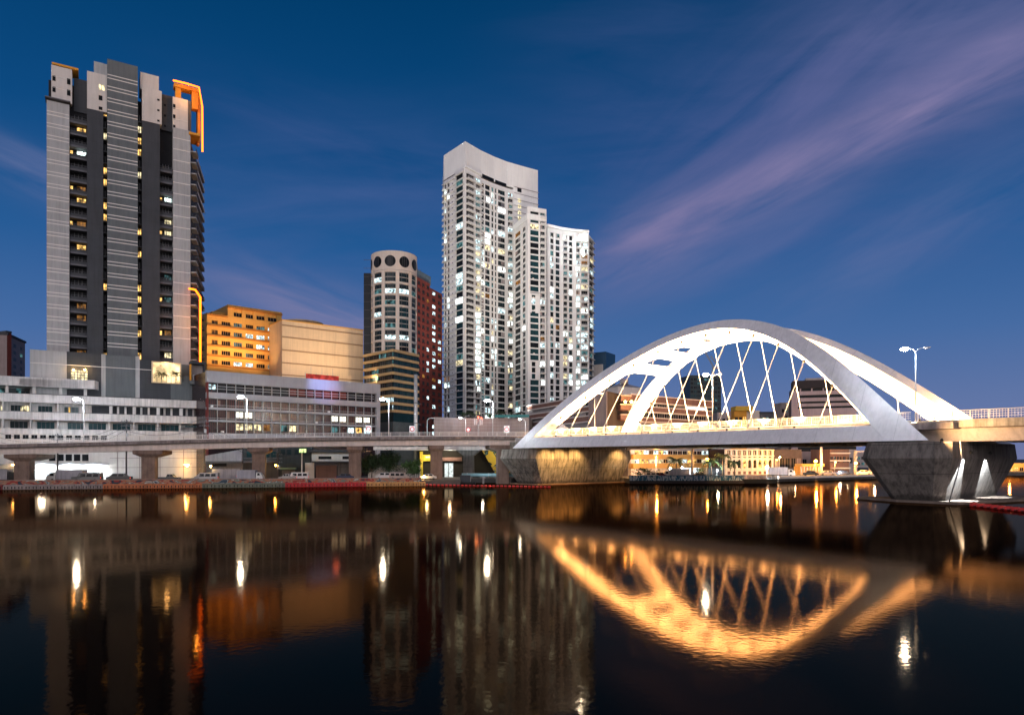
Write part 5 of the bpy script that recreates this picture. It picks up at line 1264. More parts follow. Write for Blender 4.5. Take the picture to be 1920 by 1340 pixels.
simple_block('dockside_building', 'beige dockside building beside the grey portal frame at the end of the quay', 'building', [(1592.3, 246, 1606, 248, 842)], 8, beige_w, cols=2, wm=(glass_b, win_warm), pitch=4, wh=2, z_from=4)
simple_block('dockside_building', 'narrow grey dockside building behind the bright colonnade', 'building', [(1503.2, 262, 1556, 262, 846)], 8, taupe, cols=5, wm=(glass_b, win_dimw, taupe), pitch=4, wh=2.4, z_from=5)
cn = thing('colonnade', W3(1525, 232, LAND), 'bright yellow lit colonnade on the quay below the right part of the bridge', 'colonnade')
Fx = Face.px(1503, 231, 1546, 235)
mb = MB(); Fx.box(mb, 0, Fx.L, Fx.z(1525, 874), Fx.z(1525, 869), -3, 0); mb.build('beam', yellow_r, cn)
for i in range(8): mb = MB(); c = V(*Fx.p(Fx.L * (i + .3) / 8, -.5, LAND)); mb.tube([c, c + V(0, 0, Fx.z(1525, 874) - LAND)], .32, 8); mb.build('column', pale_tan, cn, True)
mb = MB(); Fx.box(mb, 0, Fx.L, LAND, Fx.z(1525, 874), -3.4, -3); mb.build('back_wall', yellow_r, cn)
pf = thing('portal_frame', W3(1618, 232, LAND), 'grey steel portal frame on the quay near the right river pier', 'gantry')
for px in (1604, 1632): mb = MB(); c = W3(px, 232, LAND); mb.box((c[0], c[1], LAND), .8, .8, zat(px, 846, 232) - LAND); mb.build('post', steel, pf)
mb = MB(); Fx = Face.px(1603, 231.8, 1633, 231.8); Fx.box(mb, 0, Fx.L, Fx.z(1618, 847), Fx.z(1618, 844.5), -.5, .4); mb.build('beam', steel, pf)
for px, lab in ((1298, 'plain grey concrete column rising behind the blue seawall under the bridge'), (1540, 'thick pale column on the quay beside the bright colonnade')):
    t = thing('concrete_column', W3(px, 192 if px < 1400 else 222, LAND), lab, 'column'); c = W3(px, 192 if px < 1400 else 222, LAND)
    mb = MB(); mb.tube([c, c + V(0, 0, 9.5)], .42, 12); mb.build('shaft', conc2 if px < 1400 else pale_tan, t, True); mb = MB(); mb.box((c[0], c[1], c[2] + 9.5), 1.6, 1.6, .6); mb.build('cap', conc2, t)
def post_lamp(px, py, Y, power, col, lens, label, group='lamps on the far quay', r=.3, arm=.0):
    base_ = W3(px, Y, LAND); t = thing('quay_lamp', base_, label, 'street lamp', group); H = zat(px, py, Y) - LAND
    mb = MB(); mb.tube([base_, base_ + V(0, 0, H + .25)], [.09, .06], 6); mb.tube([base_ + V(0, 0, H + .25), base_ + V(arm, -.5, H + .35)], .04, 5); mb.build('pole', steel, t, True)
    mb = MB(); mb.ball(tuple(base_ + V(arm, -.6, H)), r, sz=.8); mb.build('lens', lens, t, True)
    light('lamp_light', 'POINT', base_ + V(arm, -1.2, H), power, col, t, size=.25); return t
OC = (1, .42, .07)
post_lamp(1325, 861, 190, 9000, OC, lamp_orange, 'orange lamp glowing among the palms under the bridge', r=.45)
post_lamp(1437, 875, 196, 4800, (.95, .97, 1), lamp_white, 'brilliant white lamp above the dark moored barge', r=.42)
post_lamp(1461, 857, 222, 2880, (1, .6, .25), lamp_warm, 'small warm lamp left of the dark brown dockside building', r=.26)
post_lamp(1455, 862, 226, 1600, OC, lamp_orange, 'small dim orange lamp beside the small warm lamp', r=.2)
post_lamp(1528, 864, 220, 24000, OC, lamp_orange, 'large orange lamp above the bright colonnade', r=.5)
post_lamp(1565, 866, 232, 4160, OC, lamp_orange, 'small orange lamp in front of the storeyed dockside building', r=.25)
post_lamp(1603, 868, 224, 20000, OC, lamp_orange, 'large orange lamp beside the grey portal frame', r=.45)
post_lamp(1637, 871, 234, 2560, (1, .8, .6), lamp_warm, 'pale lamp right of the grey portal frame', r=.25)
post_lamp(1278, 876, 200, 4480, (.8, .95, 1), lamp_white, 'cool white lamp at the bright shop front behind the blue seawall', r=.22)
post_lamp(1256, 878, 198, 2880, (.85, .95, 1), lamp_white, 'cool white lamp left of the palm behind the blue seawall', r=.2)
post_lamp(1344, 881, 188, 1600, (.85, .95, 1), lamp_white, 'tiny cool white lamp low among the palms', r=.15)
post_lamp(1487, 884, 210, 2240, (1, .85, .6), lamp_warm, 'low pale lamp by the truck on the quay', r=.2)
post_lamp(1572, 885, 222, 1280, (.9, .95, 1), lamp_white, 'low white lamp at the foot of the storeyed dockside building', r=.16)
post_lamp(1585, 884, 222, 1280, (.9, .95, 1), lamp_white, 'second low white lamp right of the first by the storeyed dockside building', r=.14)
post_lamp(1230, 856, 203, 14000, OC, lamp_orange, 'orange lamp in front of the left end of the terraces under the bridge', r=.15)
palm(W3(1268, 189, LAND), 5.0, 3.9, 'dark palm standing alone behind the blue seawall', 'palms on the far quay')
palm(W3(1334, 187, LAND), 4.8, 3.7, 'palm in front of the orange lamp behind the blue seawall', 'palms on the far quay', m=leaf)
palm(W3(1355, 190, LAND), 6.3, 3.6, 'tallest palm lit orange, right of the orange lamp', 'palms on the far quay')
palm(W3(1377, 188, LAND), 4.2, 3.4, 'rightmost palm, in front of the arcaded building', 'palms on the far quay', m=leaf)
for i, (px, w, lb) in enumerate(((1200, 2.6, 'dark hedge bush behind the left end of the blue seawall'), (1217, 2.4, 'dark hedge bush left of the parked car behind the blue seawall'), (1312, 2.6, 'leafy bush between the grey column and the palms'))):
    shrub(W3(px, 192, LAND), w, 2.6, lb, leaf, 'bushes on the far quay', 300, seed=70 + i)
# blue seawall with white painted pattern
def mural(name, cols, scale, vec=(1, 1, 1), rough=.8):
    m = bpy.data.materials.new(name); m.use_nodes = True; n, l = _nm(m); b = n['Principled BSDF']; b.inputs['Roughness'].default_value = rough
    g = n.new('ShaderNodeNewGeometry'); mp = n.new('ShaderNodeMapping'); mp.inputs['Scale'].default_value = vec; l.new(g.outputs['Position'], mp.inputs[0])
    nz = n.new('ShaderNodeTexNoise'); nz.inputs['Scale'].default_value = scale; nz.inputs['Detail'].default_value = 1.5; nz.inputs['Distortion'].default_value = 1.6; l.new(mp.outputs[0], nz.inputs[0])
    r = n.new('ShaderNodeValToRGB'); r.color_ramp.interpolation = 'CONSTANT'; l.new(nz.outputs[0], r.inputs[0])
    while len(r.color_ramp.elements) < len(cols): r.color_ramp.elements.new(.5)
    for el, (p, c) in zip(r.color_ramp.elements, cols): el.position = p; el.color = (*c, 1)
    l.new(r.outputs[0], b.inputs['Base Color']); return m
mural_left = mural('painted_seawall', [(0, (.02, .04, .06)), (.36, (.30, .04, .03)), (.43, (.33, .20, .13)), (.50, (.36, .10, .05)), (.55, (.16, .19, .16)), (.61, (.45, .42, .40)), (.65, (.04, .07, .10))], .35, (1, 1, 2.2))
mural_blue = mural('blue_white_seawall', [(0, (.015, .10, .17)), (.50, (.42, .46, .50)), (.62, (.02, .12, .2))], 1.3, (1.2, 1.2, .3))
Fx = Face(sp[7][:2], sp[8][:2]); sw = thing('seawall', (sp[7] + sp[8]) / 2 + V(0, 0, .0), 'blue seawall with a white painted pattern on the far bank under the bridge', 'wall')
mb = MB(); Fx.box(mb, 0, Fx.L, -.5, .75, .01, .5); mb.build('base', mat('dark_wet_wall', (.03, .022, .02), .7, .3), sw)
mb = MB(); Fx.box(mb, 0, Fx.L, .751, 2.0, .0, .42); mb.build('painted_wall', mural_blue, sw)
mb = MB(); Fx.box(mb, 0, Fx.L, 2.001, 2.15, -.05, .5); mb.build('coping', blue_paint, sw)
# low dark barge and quay edge
bg_ = thing('moored_barge', W3(1425, 178, 0), 'low dark barge moored in front of the white lamp under the bridge', 'barge')
a, b = W3(1392, 181, 0), W3(1458, 183, 0); d = (b - a) / np.linalg.norm(b - a); n_ = V(-d[1], d[0], 0); L = np.linalg.norm(b - a)
mb = MB(); lo = [a + d * .9 , b - d * .9 , b - d * .9 + n_ * 4, a + d * .9 + n_ * 4]; hi = [a - d * .1 - n_ * .3, b + d * .2 - n_ * .3, b + d * .2 + n_ * 4.4, a - d * .1 + n_ * 4.4]
mb.prism([p[:2] for p in lo], -.4, 1.15, None, [p[:2] for p in hi]); mb.build('hull', rubber, bg_)
mb = MB()
for i in range(9): p = a + d * (L * (i + .5) / 9); mb.tube([p + V(0, 0, 1.15), p + V(0, 0, 1.9)], .05, 5)
mb.tube([a + V(0, 0, 1.9), b + V(0, 0, 1.9)], .04, 5); mb.build('rail', steel, bg_)
mb = MB(); c = a + d * L * .35 + n_ * 2; mb.box((c[0], c[1], 1.16), 3.6, 2.2, .9, math.atan2(d[1], d[0])); mb.box((c[0] + 3, c[1], 1.16), 1.5, 1.5, .55, .3); mb.build('cargo', taupe, bg_)
Fx = Face(sp[10][:2], sp[11][:2]); qw = thing('quay_wall', sp[10], 'pale topped stone quay wall right of the moored barge', 'wall')
mb = MB(); Fx.box(mb, 0, Fx.L, -.5, .8, .01, .5); mb.build('base', conc2, qw); mb = MB(); Fx.box(mb, 0, Fx.L, .801, 1.5, .0, .7); mb.build('coping', pale_tan, qw)

# ------------------------------------------------------------------ left bank: seawall, floating barrier
ls = [W3(x, Y, 0) for x, Y in ((-700, 132), (0, 148.5), (500, 161), (790, 169))]
for i in range(3):
    Fx = Face(ls[i][:2], ls[i + 1][:2]); 
    if i == 0: swl = thing('painted_seawall', ls[1], 'colourful painted seawall along the left bank behind the floating barrier', 'wall')
    mb = MB(); Fx.box(mb, 0, Fx.L, -.5, 1.75, .0, .4); mb.build('wall_run', mural_left, swl)
    mb = MB(); Fx.box(mb, 0, Fx.L, 1.751, 1.9, -.1, .5); mb.build('coping', mat('faded_coping', (.32, .22, .18), .9, .3), swl)
bar_cols = {'grey': (.30, .24, .22), 'orange': (.55, .17, .06), 'green': (.17, .18, .13), 'red': (.50, .025, .03), 'amber': (.58, .30, .10), 'maroon': (.22, .02, .02)}
runs = [(-120, 8, 'maroon'), (8, 195, 'grey'), (195, 380, 'orange'), (380, 535, 'green'), (535, 687, 'red'), (687, 798, 'amber')]
NTH = 'first second third fourth fifth sixth seventh eighth ninth tenth eleventh twelfth thirteenth fourteenth fifteenth sixteenth seventeenth eighteenth nineteenth twentieth twenty-first twenty-second twenty-third twenty-fourth twenty-fifth twenty-sixth twenty-seventh twenty-eighth twenty-ninth thirtieth thirty-first thirty-second'.split()
lab = {'grey': 'grey pink block of the floating barrier, left part below the white building', 'orange': 'orange block of the floating barrier below the first hammerhead pier', 'green': 'dull green block of the floating barrier below the dark sheds',
       'red': 'red block of the floating barrier below the white house', 'amber': 'amber block of the floating barrier below the trees', 'maroon': 'dark maroon block of the floating barrier at the left photo edge'}
pts_ = {}
BY = lambda px: float(np.interp(px, (-700, 0, 500, 790, 830), (129, 145.2, 157.2, 166, 167)))
for x0, x1, cname in runs:
    m = mat('barrier_' + cname, bar_cols[cname], .6, .2, 1.2, .15, grime=.3); n = max(1, int((x1 - x0) / 13.2)); proto = None
    for i in range(n):
        pa, pb = W3(x0 + (x1 - x0) * i / n, BY(x0 + (x1 - x0) * i / n), 0), W3(x0 + (x1 - x0) * (i + 1) / n, BY(x0 + (x1 - x0) * (i + 1) / n), 0)
        d = pb - pa; L = np.linalg.norm(d); ang = math.atan2(d[1], d[0]); c = (pa + pb) / 2
        if proto is None:
            t = thing('barrier_block', (0, 0, 0), lab[cname], 'floating barrier', f'{cname} blocks of the floating barrier'); w = L * .485
            mb = MB(); mb.prism([(-w, -.75), (w, -.75), (w, .75), (-w, .75)], -.25, .55); mb.prism([(-w, -.75), (w, -.75), (w, .75), (-w, .75)], .551, .98, None, [(-w * .93, -.55), (w * .93, -.55), (w * .93, .55), (-w * .93, .55)]); mb.build('float_body', m, t)
            mb = MB(); mb.box((-w * .45, -.77, .12), .16, .05, .5); mb.build('lug', rubber, t); mb = MB(); mb.box((w * .45, -.77, .12), .16, .05, .5); mb.build('lug', rubber, t)
            t.location = tuple(c); t.rotation_euler = (0, 0, ang); proto = t
        else: t = copy_thing(proto, c, ang)
        t['label'] = f'{NTH[i]} of the {cname} floating barrier blocks below the left bank, counted from the left'
# red floats of the boom
def red_float(c, ang, s_, lb, first=[None]):
    if first[0] is None:
        t = thing('boom_float', (0, 0, 0), lb, 'float', 'red floats of the boom')
        mb = MB(); mb.tube([(-.36, 0, .1), (-.28, 0, .1), (.28, 0, .1), (.36, 0, .1)], [.1, .24, .24, .1], 8); mb.build('float_body', red_plastic, t, True)
        mb = MB(); mb.tube([(-.62, 0, .08), (-.36, 0, .1)], .04, 5); mb.build('rope', rubber, t); first[0] = t; t.location = tuple(c); t.rotation_euler = (0, 0, ang); t.scale = (s_, s_, s_); return
    r = copy_thing(first[0], c, ang, lb); r.scale = (s_, s_, s_)
for i in range(32):
    px = 800 + i * 7.4; Y = 1280 * 6.5 / (float(np.interp(px, (800, 1035), (909.6, 913.6))) - 860); red_float(W3(px, Y, 0), .05, 1.0, f'{NTH[i]} red float from the left in the line before the left river pier')
for i in range(9):
    f = i / 8; px = 1826 + 104 * f; Y = 1280 * 6.5 / (948.5 + 11.5 * f - 860); red_float(W3(px, Y, 0), -.3, 1.45, f'{NTH[i]} large red float from the left in the line beside the right river pier')
bmp = thing('fender_boom', BP(5, 18, 0), 'thin floating fender board round the foot of the left river pier', 'fender')
mb = MB(); ol = [BP(-4, 2.4, 0), BP(7.2, 2.0, 0), BP(8.4, 20, 0), BP(7.2, 36.5, 0), BP(-4, 36.5, 0)]; mb.prism([p[:2] for p in ol], .02, .26); mb.build('board', mat('rust_wood', (.22, .12, .07), .9, .3), bmp)
bmp = thing('fender_boom', BP(95, 18, 0), 'thin floating fender board round the foot of the right river pier', 'fender')
mb = MB(); ol = [BP(82.5, 4.5, 0), BP(90, .6, 0), BP(98.2, .4, 0), BP(102.5, 20, 0), BP(104.5, 34, 0), BP(96, 31, 0)]; mb.prism([p[:2] for p in ol], .02, .34); mb.build('board', mat('worn_fender_wood', (.20, .15, .12), .9, .35), bmp)

# ------------------------------------------------------------------ street level on the left bank
def car(kind, px, Y, label, paint, face=1, ang=0.12, group=None, L=4.6, H=1.6, Wd=1.8):
    c = W3(px, Y, LAND); t = thing({'car': 'parked_car', 'van': 'parked_van', 'jeepney': 'parked_minibus', 'truck': 'box_truck', 'pickup': 'pickup_truck'}[kind], (0, 0, 0), label, {'car': 'car', 'van': 'van', 'jeepney': 'minibus', 'truck': 'truck', 'pickup': 'pickup'}[kind], group)
    prof = {'car': [(-.5, .25), (-.5, .62), (-.33, .66), (-.2, 1.0), (.22, 1.0), (.36, .66), (.5, .55), (.5, .25)], 'van': [(-.5, .2), (-.5, .96), (-.46, 1.0), (.26, 1.0), (.40, .6), (.5, .5), (.5, .2)],
            'jeepney': [(-.5, .22), (-.5, 1.0), (.24, 1.0), (.3, .6), (.5, .55), (.5, .22)], 'pickup': [(-.5, .3), (-.5, .6), (-.12, .6), (-.06, 1.0), (.16, 1.0), (.28, .62), (.5, .55), (.5, .3)], 'truck': [(.24, .16), (.24, .78), (.38, .78), (.48, .45), (.5, .16)]}[kind]
    mb = MB(); n = len(prof); S = [(x * L * face, -Wd / 2, z * H) for x, z in prof]; T = [(x * L * face, Wd / 2, z * H) for x, z in prof]
    def inset(p): return (p[0], p[1] * (.82 if p[2] > .7 * H else 1), p[2])
    S, T = [inset(p) for p in S], [inset(p) for p in T]; mb.poly(S); mb.poly(T[::-1])
    for i in range(n): j = (i + 1) % n; mb.poly([S[i], T[i], T[j], S[j]])
    body_ = mb.build('body', paint, t)
    if kind == 'truck': mb = MB(); mb.box((-.14 * L * face, 0, .2 * H), .7 * L, Wd * 1.08, .8 * H); mb.build('cargo_box', corr, t); mb = MB(); mb.box((0, 0, .14 * H), L * .9, Wd * .7, .08 * H); mb.build('chassis', rubber, t)
    gx = {'car': (-.26, .28), 'van': (-.44, .30), 'jeepney': (-.46, .22), 'pickup': (-.06, .22), 'truck': (.27, .40)}[kind]; k = 2 if kind in ('car', 'pickup') else (1 if kind == 'truck' else 3)
    for i in range(k):
        mb = MB(); a = gx[0] + (gx[1] - gx[0]) * (i + .08) / k; b = gx[0] + (gx[1] - gx[0]) * (i + .92) / k; zl, zh = {'truck': (.5, .72), 'van': (.56, .88), 'jeepney': (.56, .88)}.get(kind, (.67, .95))
        y = -Wd / 2 * .93; mb.poly([(a * L * face, y - .06, zl * H), (b * L * face, y - .06, zl * H), ((b - .02) * L * face, y + .03, zh * H), ((a + .01) * L * face, y + .03, zh * H)]); mb.build('side_window', glass_b, t)
    for x in (-.32, .32):
        for y in (-Wd / 2 + .12, Wd / 2 - .12): mb = MB(); mb.tube([(x * L * face, y - .12, .34), (x * L * face, y + .12, .34)], .34, 12); w_ = mb.build('wheel', rubber, t)
    mb = MB(); mb.box((.5 * L * face, -Wd / 2 + .35, .38 * H), .08, .3, .14); mb.build('headlight', sign_white, t); mb = MB(); mb.box((-.5 * L * face, -Wd / 2 + .3, .4 * H), .08, .2, .2); mb.build('tail_light', emat('tail_light', (1, .05, .03), 2.5), t)
    t.location = tuple(c); t.rotation_euler = (0, 0, ang); return t
RY = lambda px: float(np.interp(px, (-50, 500, 790), (154, 166, 174)))
car('truck', 6, RY(6) + 2, 'dark box truck at the left edge of the photo', rubber, 1, L=7, H=3.0, Wd=2.2)
car('truck', 125, RY(125) + 3, 'white box truck facing left in front of the bright shopfront', white_car, -1, L=8.2, H=2.7, Wd=2.2)
car('jeepney', 164, RY(164), 'dark grey minibus left of the black sport utility vehicle', mat('dim_car_paint', (.10, .10, .10), .4), -1, L=6.2, H=2.1)
car('car', 224, RY(224), 'black sport utility vehicle between the minibus and the first hammerhead pier', black_car, -1, L=5.2, H=1.9)
car('pickup', 318, RY(318), 'dark pickup right of the first hammerhead pier', black_car, 1, L=4.6, H=1.7)
car('van', 388, RY(388), 'grey beige van with black windows beside the white corrugated fence', silver_car, -1, L=5.4, H=2.0)
car('truck', 470, RY(470) + 1, 'small box truck half hidden behind the pier left of the orange wall lamp', white_car, 1, L=6.2, H=2.6, Wd=2)
car('pickup', 540, RY(540), 'silver pickup facing left beside the white minibus', silver_car, -1, L=4.2, H=1.7)
car('jeepney', 558, RY(558) + .5, 'white minibus right of the silver pickup', white_car, -1, L=5.4, H=2.0)
car('car', 648, RY(648) + 2, 'dark blue car parked beside the pier below the white house', mat('navy_car', (.012, .02, .06), .3, .1), 1)
car('car', 722, RY(722) + 2.5, 'white car under the dark tree', white_car, -1, L=4.8, H=1.8)
car('van', 748, RY(748), 'pale van with a dark side in front of the trees', mat('pale_van', (.42, .34, .30), .4), 1, L=4.8, H=1.9)
car('car', 803, RY(790), 'white car at the right end of the street beside the round leafed tree', white_car, 1, L=4.2, H=1.5)
car('car', 1219, 186, 'white car parked behind the blue seawall on the far bank', white_car, 1, 0, L=4.6)
car('car', 1236, 186.5, 'maroon car parked behind the blue seawall on the far bank', mat('maroon_car', (.2, .02, .02), .3, .1), 1, 0, L=3.8)
car('car', 1310, 186.5, 'dark car parked right of the grey column behind the blue seawall', black_car, 1, 0, L=4.2)
car('truck', 1266, 187, 'white box truck parked behind the blue seawall near the lone palm', white_car, -1, 0, L=7.4, H=2.6, Wd=2.1)
car('truck', 1466, 204, 'grey truck on the quay right of the brilliant white lamp', white_car, 1, -.4, L=7.6, H=2.8, Wd=2.1)
for i, (px, lb, p_) in enumerate(((1520, 'small dark car in front of the bright colonnade', black_car), (1552, 'white car right of the bright colonnade', white_car), (1580, 'dark car in front of the storeyed dockside building', black_car), (1620, 'white car under the grey portal frame', white_car))): car('car', px, 214 + i * 4, lb, p_, 1, -.4)

# sheds and houses under the viaduct
def face_box(t, Fx, x0, x1, y0, y1, m, w0=-3, w1=0, name='wall'):
    r = (x0 + x1) / 2; mb = MB(); Fx.pbox(mb, x0, x1, Fx.z(r, y1), Fx.z(r, y0), w0, w1); return mb.build(name, m, t)
Fx = Face.px(380, 181, 700, 190)
sh = thing('shed', W3(420, 182, LAND), 'white sheet metal shed with a slanting top edge left of the second viaduct pier', 'shed')
mb = MB(); u0, u1 = Fx.u(385), Fx.u(454); mb.hexa([Fx.p(u0, 0, Fx.z(420, 864)), Fx.p(u1, 0, Fx.z(420, 864)), Fx.p(u1, -4, Fx.z(420, 864)), Fx.p(u0, -4, Fx.z(420, 864)), Fx.p(u0, 0, Fx.z(390, 854)), Fx.p(u1, 0, Fx.z(450, 842)), Fx.p(u1, -4, Fx.z(450, 842)), Fx.p(u0, -4, Fx.z(390, 854))]); mb.build('upper_wall', corr, sh)
face_box(sh, Fx, 385, 454, 864.1, 868, slab_grey, -4, .8, 'eave'); face_box(sh, Fx, 385, 454, 868.1, 901, mat('grey_shed_wall', (.20, .20, .22), .9, .2, .5, .3), -4, -.6); face_box(sh, Fx, 398, 424, 868.2, 874, dark_recess, -.5, -.4, 'opening')
fn = thing('sheet_fence', W3(423, 172, LAND), 'white corrugated sheet fence along the street left of the second viaduct pier', 'fence')
F3 = Face.px(398, 170, 448, 171.5); mb = MB(); F3.box(mb, 0, F3.L, LAND, F3.z(420, 879), -.05, .05)
k = int(F3.L / .45)
for i in range(k): F3.box(mb, i * .45, i * .45 + .16, LAND, F3.z(420, 879.3), .051, .1)
mb.build('panel', corr, fn); mb = MB()
for i in range(5): F3.box(mb, F3.L * i / 4.01, F3.L * i / 4.01 + .1, LAND, F3.z(420, 878.5), -.18, -.06)
mb.build('post', steel, fn)
dh = thing('house', W3(490, 184, LAND), 'dim two storey house with a balcony behind the second viaduct pier', 'house')
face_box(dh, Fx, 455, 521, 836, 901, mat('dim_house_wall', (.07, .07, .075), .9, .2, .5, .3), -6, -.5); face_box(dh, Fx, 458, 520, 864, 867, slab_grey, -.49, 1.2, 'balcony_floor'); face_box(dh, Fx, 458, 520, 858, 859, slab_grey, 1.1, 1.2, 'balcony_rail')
for a in (462, 478, 496, 508): face_box(dh, Fx, a, a + 9, 846, 857, glass_t, -.49, -.44, 'window')
dh2 = thing('house', W3(550, 186, LAND), 'dark shop house with a pale green awning left of the white house', 'house')
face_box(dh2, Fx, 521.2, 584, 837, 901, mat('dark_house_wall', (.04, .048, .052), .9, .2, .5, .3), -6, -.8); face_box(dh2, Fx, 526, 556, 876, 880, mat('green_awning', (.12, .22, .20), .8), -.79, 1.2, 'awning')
for a in (526, 538, 552, 566): face_box(dh2, Fx, a, a + 8, 842, 852, glass, -.79, -.74, 'window')
face_box(dh2, Fx, 528, 553, 881, 899, slab_grey, -.79, -.74, 'shutter')
sgn = thing('lit_shop_sign', W3(566, 180, 10), 'small glowing yellow green lantern sign on a pole above the street', 'sign')
F4 = Face.px(560, 178, 574, 178); face_box(sgn, F4, 561, 573, 841, 848, emat('yellow_green_sign', (.72, .95, .35), 1.6, .5, 1.5), -.5, 0, 'panel'); mb = MB(); mb.tube([W3(566, 178.3, LAND), W3(566, 178.3, F4.z(566, 842))], .14, 6); mb.build('pole', pole_paint, sgn)
for a in (565, 569): face_box(sgn, F4, a, a + .5, 840.8, 848.2, slab_grey, .01, .06, 'divider')
wh = thing('house', W3(620, 186, LAND), 'white walled house with dark windows above a brown garage', 'house')
face_box(wh, Fx, 584.5, 660, 848, 864, plaster2, -6, 0); face_box(wh, Fx, 584, 661, 864.1, 867, slab_grey, -6, 1.4, 'canopy'); face_box(wh, Fx, 572, 589, 867.2, 901, plaster2, -5, -.2); face_box(wh, Fx, 589.1, 633, 867.2, 901, maroon_d, -5, -.6, 'garage'); face_box(wh, Fx, 592, 631, 872, 901, brown_r, -.59, -.5, 'garage_door'); face_box(wh, Fx, 633.1, 661, 867.2, 901, conc2, -5, -.3)
for a, b in ((597, 621.5), (642, 657)): face_box(wh, Fx, a, b, 855, 860.5, glass_b, .01, .06, 'window')
face_box(wh, Fx, 580, 665, 843, 847.9, dark_grey, -7, .6, 'roof')
wl_ = thing('garden_wall', W3(750, 186, LAND), 'pale wall lit white behind the trees left of the yellow building', 'wall')
F5 = Face.px(690, 189, 788, 190); face_box(wl_, F5, 690, 788, 872, 903, plaster2, -.6, 0); face_box(wl_, F5, 690, 788, 870.5, 871.9, slab_grey, -.7, .1, 'coping')
for i in range(12): face_box(wl_, F5, 742 + i * 3.8, 743 + i * 3.8, 873, 902, rubber, .01, .08, 'bar')
yl = thing('yellow_building', W3(870, 200, LAND), 'yellow fronted building with dark openings under the viaduct right of the trees', 'building')
F6 = Face.px(785, 198, 1000, 203); ym = mat('lemon_paint', (.72, .52, .05), .8, .15, .5, .2)
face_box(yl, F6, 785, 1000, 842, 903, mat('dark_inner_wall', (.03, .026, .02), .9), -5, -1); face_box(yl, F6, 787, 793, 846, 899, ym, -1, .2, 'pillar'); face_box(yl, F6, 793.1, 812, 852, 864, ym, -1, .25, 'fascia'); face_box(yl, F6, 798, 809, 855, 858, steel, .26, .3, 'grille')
face_box(yl, F6, 828, 866, 857, 864, brown_r, -1, .2, 'fascia'); face_box(yl, F6, 834, 850, 868, 900, emat('white_doorway', (.9, 1, .97), .9, .3), -.99, -.9, 'doorway'); face_box(yl, F6, 841, 842, 868, 900, rubber, -.89, -.8, 'mullion'); face_box(yl, F6, 796, 812, 890, 899, sign_white, -.99, -.2, 'counter')
mur = mural('yellow_mural', [(0, (.70, .48, .05)), (.44, (.66, .44, .05)), (.52, (.10, .20, .22)), (.58, (.02, .03, .04)), (.62, (.70, .5, .06))], .28)
mb = MB(); q = [(903, 843), (975, 843), (975, 888), (929, 888)]; mb.poly([F6.p(F6.u(a), .3, F6.z(940, b)) for a, b in q]); mb.poly([F6.p(F6.u(a), .1, F6.z(940, b)) for a, b in q][::-1]); 
for i in range(4):
    j = (i + 1) % 4; mb.poly([F6.p(F6.u(q[i][0]), .1, F6.z(940, q[i][1])), F6.p(F6.u(q[j][0]), .1, F6.z(940, q[j][1])), F6.p(F6.u(q[j][0]), .3, F6.z(940, q[j][1])), F6.p(F6.u(q[i][0]), .3, F6.z(940, q[i][1]))])
mb.build('painted_gable', mur, yl)
light('street_light', 'POINT', V(*F6.p(F6.u(842), 3, 8)), 900, (1, .9, .7), yl, size=.4); light('street_light', 'POINT', V(*F6.p(F6.u(935), 4, 9)), 1200, (1, .85, .55), yl, size=.4); light('street_light', 'POINT', V(*F6.p(F6.u(800), 3, 7)), 500, (1, .9, .6), yl, size=.4)
# second viaduct behind the first
v2 = thing('rear_viaduct', W3(850, 190, LAND), 'pale girder of a second lower viaduct with a hammerhead column, behind the first', 'viaduct')
F7 = Face.px(700, 191, 990, 193); face_box(v2, F7, 700, 990, 837, 843.5, girderc, -8, 0, 'girder')
c = W3(879, 193.5, LAND); mb = MB(); mb.box((c[0], c[1], LAND - 2.5), 3.0, 2.4, F7.z(879, 852) - LAND + 2.5); mb.build('column', conc2, v2)
mb = MB(); z1 = F7.z(879, 843.6); mb.hexa([(c[0] - 1.6, c[1] - 1.3, z1 - 1.5), (c[0] + 1.6, c[1] - 1.3, z1 - 1.5), (c[0] + 1.6, c[1] + 3, z1 - 1.5), (c[0] - 1.6, c[1] + 3, z1 - 1.5), (c[0] - 3.6, c[1] - 1.4, z1), (c[0] + 3.4, c[1] - 1.4, z1), (c[0] + 3.4, c[1] + 3, z1), (c[0] - 3.6, c[1] + 3, z1)]); mb.build('column_cap', conc2, v2)
# pipe on trestles
pp = thing('water_pipe', W3(930, 181, 1), 'pale blue pipe running low over the water beside the left river pier', 'pipe')
mb = MB(); a, b = W3(866, 181, 2.2), W3(992, 180, 2.2); mb.tube([a, b], .52, 14); mb.build('pipe', pipe_blue, pp, True)
for i in range(5): c = a + (b - a) * (i + .6) / 5; mb = MB(); mb.box((c[0], c[1], -.6), .5, .7, 2.35); mb.box((c[0], c[1], 1.45), 1.5, .9, .35); mb.build('trestle', deckc, pp)
for f in (.08, .4, .72): c = a + (b - a) * f; mb = MB(); mb.tube([c - (b - a) * .003, c + (b - a) * .003], .62, 14); mb.build('flange', steel, pp, True)
bp2 = thing('moored_raft', W3(868, 176, 0), 'dark work raft moored at the left end of the pale blue pipe', 'raft')
mb = MB(); c = W3(868, 176.5, 0); mb.box((c[0], c[1], -.2), 6.5, 2.6, .75); mb.build('hull', rubber, bp2); mb = MB(); mb.box((c[0] + .6, c[1], .551), 2.6, 1.6, 1.6); mb.box((c[0] + .6, c[1], 2.16), 3.0, 2.0, .12); mb.build('cabin', dark_grey, bp2)
light('street_light', 'POINT', W3(905, 176, 5.5), 700, (.75, .9, 1), pp, size=.3)
